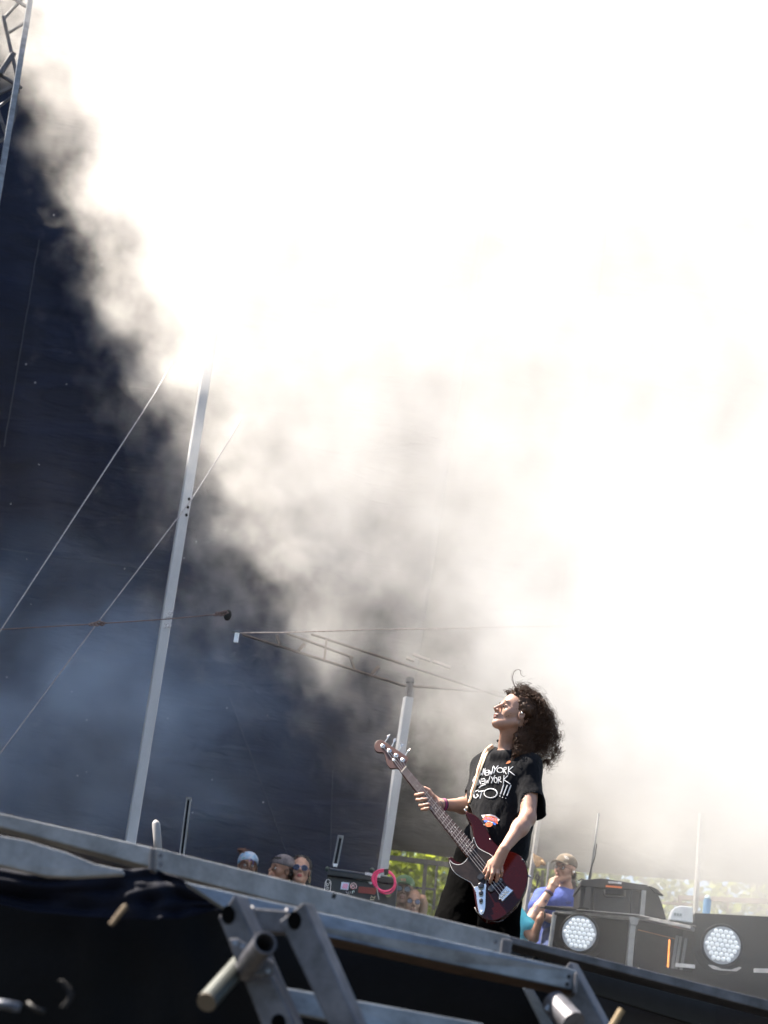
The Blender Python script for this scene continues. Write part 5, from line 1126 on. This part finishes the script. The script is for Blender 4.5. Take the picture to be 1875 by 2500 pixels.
# strap buttons and strap
c = bp(*G1(795, 1178), -.02); MB().tube([c, c+Vector((-.014, -.004, .016))], [.007, .004], 10).build('strap_button', M['chrome'], bass, True)
c = bp(*G1(1252, 1655), -.02); MB().tube([c, c+Vector((.018, 0, 0))], [.005, .007], 10).build('strap_button', M['chrome'], bass, True)
for q in ((928, 1272), (973, 1380), (1214, 1530)):
    c = bp(*G1(*q), .0); MB().ball(c, .0035, 6).build('guard_screw', M['chrome'], bass, True)
strap = empty('guitar_strap', W(1180, 1880, 8.85), 'cream and red striped guitar strap over the bass player\'s shoulder', 'guitar strap')
def ribbon(name, L_, R_, m, lift):
    vs = []
    for a, b_ in zip(L_, R_):
        p, q = hit(tee, *a, lift), hit(tee, *b_, lift)
        if p is None and q is None: p = at(*a, 8.86); q = at(*b_, 8.86)
        if p is None: p = at(*a, q.y/1.0)
        if q is None: q = at(*b_, p.y)
        vs += [p, q]
    n = len(L_); b = MB().add(vs, [(2*i, 2*i+1, 2*i+3, 2*i+2) for i in range(n-1)]); o = b.build(name, m, strap, True); md = o.modifiers.new('solid', 'SOLIDIFY'); md.thickness = .002; return o
cl_ = spline([T2(*p) for p in ((690, 5), (600, 70), (520, 190), (470, 330), (420, 470), (380, 620), (330, 790), (280, 930), (252, 1040), (225, 1120), (150, 1290))], 4, False)
ww = [5.6]*18+[4.6]*12+[2.6]*16
def offs(P, d): 
    o_ = []
    for i in range(len(P)):
        a = P[max(0, i-1)]; b_ = P[min(len(P)-1, i+1)]; l_ = math.hypot(b_[0]-a[0], b_[1]-a[1]) or 1; w_ = d*ww[min(i, len(ww)-1)]; o_.append((P[i][0]+(b_[1]-a[1])/l_*w_, P[i][1]-(b_[0]-a[0])/l_*w_))
    return o_
ribbon('webbing', offs(cl_, -1), offs(cl_, 1), mat('strap_cream', (.62, .50, .36), .7, bump=.2, bscale=300), .006)
ribbon('stripe', offs(cl_, -.35), offs(cl_, .05), mat('strap_red', (.42, .16, .09), .7), .0085)
cbl = tag(MB().tube([bp(*G5(x, y), -.01) for x, y in ((670, 890), (700, 960), (790, 1050), (900, 1100), (1020, 1110), (1100, 1085))], .0028, 6).build('instrument_cable', mat('cableblk', (.03, .03, .03), .5), smooth=True), 'thin black instrument cable looping under the bass body', 'cable')

# ================================================================ people behind
def cap_on(h, parent, m, brim_dir=1, low=.0, brim=True, logo=None):
    Q = Sdf(); Q.ell(h.w(-.010, 0, .058), np.array((.106, .088, .082))*h.k, np.array(h.H), .01); Q.cut(h.w(0, 0, .040+low), -np.array(h.H)[:, 2]); c = build_sdf(Q, 'cap', m, parent, .006)
    if brim:
        vs = []; n = 12
        for dz in (0, -.004):
            for i in range(n+1):
                a = (i/n-.5)*2.4; vs += [h.w(brim_dir*(.060+.03*math.cos(a)), .078*math.sin(a), .046+dz), h.w(brim_dir*(.075+.088*math.cos(a)), .080*math.sin(a), .034-.010*math.cos(a)**2*0-.018*abs(math.sin(a))**2+.012*math.cos(a)+dz)]
        m2 = 2*(n+1); fs = [(2*i, 2*i+1, 2*i+3, 2*i+2) for i in range(n)]+[(m2+2*i, m2+2*i+2, m2+2*i+3, m2+2*i+1) for i in range(n)]+[(2*i+1, m2+2*i+1, m2+2*i+3, 2*i+3) for i in range(n)]
        MB().add(vs, fs).build('cap_brim', m, c, True)
    return c
def glasses(h, parent, m, lens, r=.019, dark=True, name='glasses', wide=1.0):
    b = MB()
    for s in (-1, 1):
        q = [h.w(.103-.012*abs(math.cos(a)*.7+s*.6)**2*.5, .032*s*wide+r*1.05*math.cos(a), .002+r*.92*math.sin(a)) for a in [2*math.pi*k/18 for k in range(19)]]; b.tube(q, .0022*h.k if not dark else .0030*h.k, 6, cap=False)
        b.tube([h.w(.094, .052*s*wide, .006), h.w(.045, .076*s, .006), h.w(-.005, .082*s, .010)], .002*h.k, 6)
    b.tube([h.w(.106, -.012, .006), h.w(.108, 0, .009), h.w(.106, .012, .006)], .0022*h.k, 6); g_ = b.build(name, m, parent, True)
    if lens:
        for s in (-1, 1):
            c = h.w(.100, .032*s*wide, .002); q = MB(); q.tube([c, c+h.H @ Vector((.003, .0, 0))], r*h.k*.98, 18); q.build('lens', lens, g_)
    return g_
def face(h, parent, m, extra=None, vx=.0055, lip='lip', brow='brow', neckto=None, eyes_=True, long=0):
    S = Sdf(); head_sdf(S, h)
    if neckto is not None: S.cap(h.w(-.02, 0, -.05), neckto, .050*h.k, .056*h.k, .03)
    if extra: extra(S)
    o = build_sdf(S, 'body', [m, M[lip]], parent, vx, classify=lips_class(h))
    if eyes_: eyes(h, parent, brow)
    return o
def hair_on(h, parent, blobs, m, tufts=60, spread=.02, name='hair'):
    Q = Sdf()
    for c, r in blobs: Q.ell(h.w(*c), np.array(r)*h.k, np.array(h.H), .02)
    me = Q.mesh('h', .006)
    for v in me.vertices: v.co += v.normal*(.006*mnoise.noise(v.co*45))
    b = MB(); b.add([v.co.copy() for v in me.vertices], [tuple(p.vertices) for p in me.polygons])
    vv = [v.co.copy() for v in me.vertices]; nn = [v.normal.copy() for v in me.vertices]
    for _ in range(tufts):
        i = rng.integers(len(vv)); p = vv[i]; q = p+nn[i]*.01+Vector((rng.normal()*spread, rng.normal()*spread, -abs(rng.normal())*spread*1.5)); b.tube([p, p.lerp(q, .5)+nn[i]*.006, q], [.003, .002, .0008], 4)
    return b.build(name, m, parent, True)
def put(px, py, Y, fwd, roll=0, k=1.0, at_=(.09, 0, -.02)):
    h = Head((0, 0, 0), frame_of(fwd, roll), k); h.c = at(px, py, Y)-h.H @ Vector(at_)*k; return h

# seated stage hand, chin in hand
SM = 14.3
crew = empty('person', Vector((at(1385, 2280, SM).x, SM, FLOOR)), 'seated man in faded camouflage cap, round glasses and blue T-shirt, chin resting on his hand', 'person')
h = put(1361, 2124, SM-.12, (-.62, -.78, .02), math.radians(-4), 1.0, (.112, 0, -.028))
def crew_extra(S):
    sh1, sh2_ = at(1322, 2192, SM-.05), at(1412, 2192, SM+.05)
    S.cap(sh1, sh2_, .05, .05, .03); S.cap(at(1365, 2200, SM), at(1365, 2330, SM), .11, .12, .05)
    e_, w_ = at(1297, 2246, SM-.32), at(1344, 2172, SM-.30); S.cap(sh1, e_, .05, .047, .03); S.cap(e_, e_.lerp(w_, .4), .046, .046, .02); S.cap(e_.lerp(w_, .4), w_, .044, .028, .02)
    k_ = [at(1345, 2149, SM-.30), at(1351, 2146, SM-.30), at(1357, 2147, SM-.30), at(1362, 2150, SM-.29)]
    for q in k_: S.cap(w_, q, .026, .014, .014)
    S.cap(w_, at(1348, 2160, SM-.30), .030, .026, .015)
    for q, t, r in zip(k_, ((1361, 2143), (1364, 2149), (1364, 2156), (1361, 2163)), (.0105, .0108, .010, .009)): S.cap(q, at(*t, SM-.30), .013, .0115, .004); S.cap(at(*t, SM-.30), at(t[0]-5, t[1]+5, SM-.27), .0115, r, .004)
    S.cap(at(1349, 2158, SM-.32), at(1357, 2142, SM-.30), .015, .012, .006)
    e2_, w2_ = at(1400, 2262, SM-.10), at(1322, 2236, SM-.30); S.cap(sh2_, e2_, .05, .046, .03); S.cap(e2_, w2_, .044, .030, .02); S.cap(w2_, at(1312, 2228, SM-.33), .032, .024, .02)
face(h, crew, M['skin'], crew_extra, .005, neckto=at(1384, 2170, SM))
glasses(h, crew, mat('frame_dark', (.03, .02, .018), .4), None, .021, False)
camo = mat('camo', (.15, .11, .075), .9, scale=34, col2=(.05, .04, .028)); cp_ = cap_on(h, crew, camo)
def mark_on(o, P, wpx, m, parent, name='stitched_mark', Y=14.3, lift=.004):
    b = MB()
    for poly in P:
        q = [hit(o, *p, lift) for p in poly]; q = [p for p in q if p is not None]
        if len(q) > 1: b.tube(q, wpx/2/ppm(Y), 5)
    if b.v: b.build(name, m, parent)
bpy.context.view_layer.update()
mark_on(cp_, [[(1362, 2086), (1368, 2081), (1375, 2083), (1381, 2084)], [(1364, 2084), (1370, 2085), (1378, 2081)]], 2.4, mat('cap_red', (.45, .06, .04), .8), crew)
mark_on(cp_, [[(1380, 2091), (1385, 2093), (1388, 2098)], [(1383, 2097), (1378, 2090)]], 1.8, mat('cap_white', (.6, .6, .6), .8), crew)
M['brownhair'] = mat('hair_brown', (.035, .018, .011), .5, var=.4, scale=30)
hair_on(h, crew, [((-.055, .01, -.02), (.05, .07, .05)), ((-.075, .015, -.10), (.055, .065, .07)), ((-.075, .03, -.17), (.06, .07, .055)), ((-.05, .055, -.21), (.055, .05, .04))], M['brownhair'], 160, .02)
MB().ball(h.w(-.002, .088, -.006), .010, 8).build('earpiece', mat('earw', (.8, .8, .8), .2), crew, True)
stb = mat('stubble', (.16, .08, .045), .8); MB().tube([h.w(.108, -.020, -.055), h.w(.112, 0, -.050), h.w(.108, .020, -.055)], .0035, 6, flat=.5).build('moustache', stb, crew, True)
Q = Sdf(); Q.cap(at(1330, 2194, SM-.02), at(1405, 2196, SM+.06), .085, .085, .05); Q.cap(at(1366, 2210, SM), at(1368, 2330, SM), .155, .165, .06); Q.cap(at(1340, 2210, SM-.02), at(1346, 2330, SM), .11, .12, .06); Q.cap(at(1400, 2210, SM+.02), at(1396, 2330, SM), .11, .12, .06)
Q.cap(at(1324, 2192, SM-.05), at(1310, 2218, SM-.20), .075, .072, .03); Q.cap(at(1412, 2196, SM+.02), at(1413, 2240, SM-.02), .078, .078, .03)
Q.cap(at(1383, 2163, SM), at(1382, 2120, SM-.02), .058, .05, .01, 's')
M['bluetee'] = mat('tee_blue', (.05, .075, .26), .85, var=.15, scale=20, bump=.2, bscale=200, spec=.2)
ct = build_sdf(Q, 't_shirt', M['bluetee'], crew, .006, disp=folds)
bpy.context.view_layer.update()
mark_on(ct, [[(1381, 2203), (1387, 2202), (1395, 2203)], [(1383, 2207), (1388, 2206), (1394, 2206)]], 1.8, mat('navy_print', (.02, .03, .10), .8), crew, 'printed_mark')
w_ = at(1343, 2175, SM-.30); e_ = at(1297, 2246, SM-.32); dd = (e_-w_).normalized()
loop_on(w_+dd*.015, dd, .034, .008, mat('purple_band', (.10, .06, .18), .6), 'wristband', crew); loop_on(w_+dd*.03, dd, .034, .004, M['black'], 'wristband', crew)
for a, b_, r in ((.66, .80, .0475), (.34, .42, .0460)):
    p = e_.lerp(w_, 1-a); q = e_.lerp(w_, 1-b_); off = Vector((-.003, -.022, .004)); MB().ball(p.lerp(q, .5)+off, r*.62, 8, (1, 1, 1.1)).build('tattoo_patch', M['ink2'], crew, True) if False else None
bpy.context.view_layer.update()
for P in (((1300, 2212), (1304, 2206), (1311, 2207), (1313, 2214), (1309, 2222), (1303, 2226), (1301, 2219)), ((1329, 2198), (1335, 2196), (1337, 2201), (1333, 2205), (1330, 2203))):
    ob = [o for o in crew.children if o.name.startswith('body')][0]; q = [hit(ob, *p, .002) for p in P]
    if all(v is not None for v in q): MB().prism(q, Vector((0, .001, 0))).build('tattoo', M['ink2'], crew)
loop_on(at(1322, 2236, SM-.30), (at(1400, 2262, SM-.10)-at(1322, 2236, SM-.30)), .036, .010, M['black'], 'wristwatch', crew)
Q = Sdf(); Q.cap(at(1350, 2290, SM-.1), at(1345, 2340, SM-.5), .10, .09, .03); Q.cap(at(1395, 2290, SM-.05), at(1400, 2340, SM-.45), .10, .09, .03); build_sdf(Q, 'jeans', mat('jeans', (.012, .03, .11), .85, var=.3, scale=30), crew, .008)
# person in turquoise
tq = empty('person', Vector((at(1280, 2290, 13.9).x, 13.9, FLOOR)), 'person in a bright turquoise T-shirt, mostly hidden behind the bass and the stage edge', 'person')
Q = Sdf(); Q.cap(at(1235, 2255, 13.9), at(1235, 2370, 13.9), .15, .16, .05); Q.cap(at(1258, 2236, 13.9), at(1290, 2262, 13.8), .07, .06, .04); Q.cap(at(1240, 2250, 13.9), at(1262, 2360, 13.9), .13, .14, .05)
build_sdf(Q, 't_shirt', mat('turquoise', (.06, .38, .50), .8, var=.1, bump=.1, spec=.2), tq, .007, disp=folds)
h = put(1215, 2190, 13.95, (-.3, .9, -.3)); 
def ex(S): S.cap(at(1235, 2255, 13.9), at(1235, 2360, 13.9), .10, .10, .05); S.cap(at(1252, 2240, 13.9), at(1302, 2290, 13.75), .045, .042, .03); S.cap(at(1302, 2290, 13.75), at(1318, 2245, 13.7), .040, .028, .02); S.cap(at(1318, 2245, 13.7), at(1322, 2232, 13.7), .03, .022, .02)
face(h, tq, M['skin2'], ex, .007, neckto=at(1232, 2235, 13.9), eyes_=False); hair_on(h, tq, [((-.02, 0, .045), (.10, .085, .09))], M['brownhair'], 30)

HY = 14.2
def onlooker(label, px, py, fwd, skin, roll=0, top=(.02, .02, .022), lip='lip', k=1.0, Y=HY, eyes_=True):
    r_ = empty('person', Vector((at(px, py, Y).x, Y, .0)), label, 'person', 'onlookers behind the stage edge'); h = put(px, py, Y-.1, fwd, roll, k)
    nb = h.w(-.03, 0, -.22)
    def ex(S):
        S.cap(nb+Vector((-.16, .02, -.06)), nb+Vector((.16, .02, -.06)), .055, .055, .04); S.cap(nb+Vector((0, .02, -.1)), nb+Vector((0, .02, -.5)), .12, .13, .05)
    face(h, r_, skin, ex, .0055, neckto=nb, lip=lip, eyes_=eyes_)
    Q = Sdf(); Q.cap(nb+Vector((-.15, .02, -.08)), nb+Vector((.15, .02, -.08)), .08, .08, .04); Q.cap(nb+Vector((0, .02, -.15)), nb+Vector((0, .02, -.55)), .15, .16, .05); Q.cap(nb+Vector((0, 0, -.06)), nb+Vector((0, -.01, .08)), .06, .06, .01, 's')
    build_sdf(Q, 'shirt', mat('top%d' % px, top, .85, var=.2), r_, .008); return r_, h
r_, h = onlooker('person in colourful headscarf and bun, only forehead above the stage edge', 607, 2118, (.12, -.99, .10), M['skin3'], .08)
sc_ = mat('scarf', (.42, .40, .46), .8, scale=26, col2=(.10, .30, .50))
Q = Sdf(); Q.ell(h.w(-.008, 0, .052), (.100, .086, .086), np.array(h.H), .01); Q.cut(h.w(.04, 0, .034), np.array(h.H) @ np.array((.25, 0, -1))); Q.cut(h.w(0, 0, .120), np.array(h.H) @ np.array((-.3, 0, 1))); build_sdf(Q, 'headscarf', sc_, r_, .005)
hair_on(h, r_, [((-.01, -.01, .10), (.07, .06, .035)), ((-.02, -.055, .145), (.035, .045, .016))], mat('auburn', (.10, .04, .025), .6), 60, .012)
b = MB()
for P, c in (([(612, 2096), (619, 2104), (617, 2112)], (.03, .04, .25)), ([(590, 2096), (597, 2093)], (.03, .35, .35)), ([(615, 2098), (608, 2103)], (.15, .05, .3))):
    q = [at(x, y, HY-.24) for x, y in P]; MB().tube(q, .008, 6, flat=.4).build('scarf_flower', mat('fl%d' % P[0][0], c, .8), r_)
r_, h = onlooker('man in speckled grey cap turned back, looking down left, hand at his mouth', 664, 2125, (-.80, -.55, .05), M['skin2'], -.05, at_ if False else (.02, .02, .02))
cap_on(h, r_, mat('grey_cap', (.16, .14, .15), .9, var=.5, scale=120), -1)
hair_on(h, r_, [((.05, 0, .075), (.045, .062, .028)), ((-.02, .05, .01), (.05, .03, .035)), ((-.06, 0, .0), (.04, .06, .05))], mat('dkbrown', (.02, .013, .01), .5), 120, .012)
MB().tube([at(655, 2142, HY-.28), at(659, 2132, HY-.26), at(664, 2127, HY-.24)], [.012, .011, .008], 8).build('finger', M['skin2'], r_, True)
r_, h = onlooker('dark haired woman in big reflective sunglasses with hoop earrings and red lips', 733, 2125, (-.02, -.99, .13), M['skin'], .06, (.012, .012, .014), 'lipred')
glasses(h, r_, mat('sg_frame', (.10, .12, .25), .3), mat('sg_lens', (.01, .015, .04), .12, .15), .024, True, 'sunglasses', 1.0)
hair_on(h, r_, [((-.02, 0, .06), (.095, .090, .080)), ((-.05, .065, -.03), (.05, .028, .09)), ((-.05, -.065, -.03), (.05, .028, .09)), ((-.06, 0, -.12), (.05, .09, .10))], mat('blackhair', (.010, .008, .008), .4), 120, .012)
for s in (-1, 1): loop_on(h.w(-.005, .084*s, -.062), h.H @ Vector((.2, 1, 0)), .024, .0022, mat('gold%d' % s, (.6, .45, .25), .3, .9), 'earring', r_)
r_, h = onlooker('man in green cap and dark sunglasses beside the pink cable', 984, 2177, (-.10, -.98, .05), M['skin3'], .05, (.02, .02, .02))
gc = cap_on(h, r_, mat('green_cap', (.045, .11, .05), .9, var=.2, scale=60), 1)
for o in [o for o in r_.children if o.name.startswith('cap')]: pass
bpy.context.view_layer.update()
mark_on(gc, [[(979, 2145), (980, 2150), (983, 2145), (984, 2150)], [(986, 2146), (990, 2146), (987, 2150), (991, 2151)]], 1.3, mat('cap_pink', (.5, .10, .09), .8), r_, 'stitched_mark', HY)
glasses(h, r_, M['black'], mat('darklens', (.01, .01, .012), .08, coat=1), .022, True, 'sunglasses')
r_, h = onlooker('woman with light brown hair and round blue tinted sunglasses, low behind the edge', 1009, 2208, (.10, -.98, .10), M['skin2'], .05, (.02, .02, .02))
glasses(h, r_, M['black'], mat('bluelens', (.008, .02, .08), .12, .1, coat=1), .019, True, 'sunglasses')
hair_on(h, r_, [((-.03, 0, .06), (.095, .085, .078)), ((-.05, .07, -.03), (.05, .025, .08))], mat('ltbrown', (.12, .07, .04), .5), 120, .012)
MB().tube([at(1028, 2245, HY), at(1034, 2205, HY), at(1030, 2190, HY-.05)], [.04, .038, .03], 12).build('raised_arm', M['skin2'], r_, True)
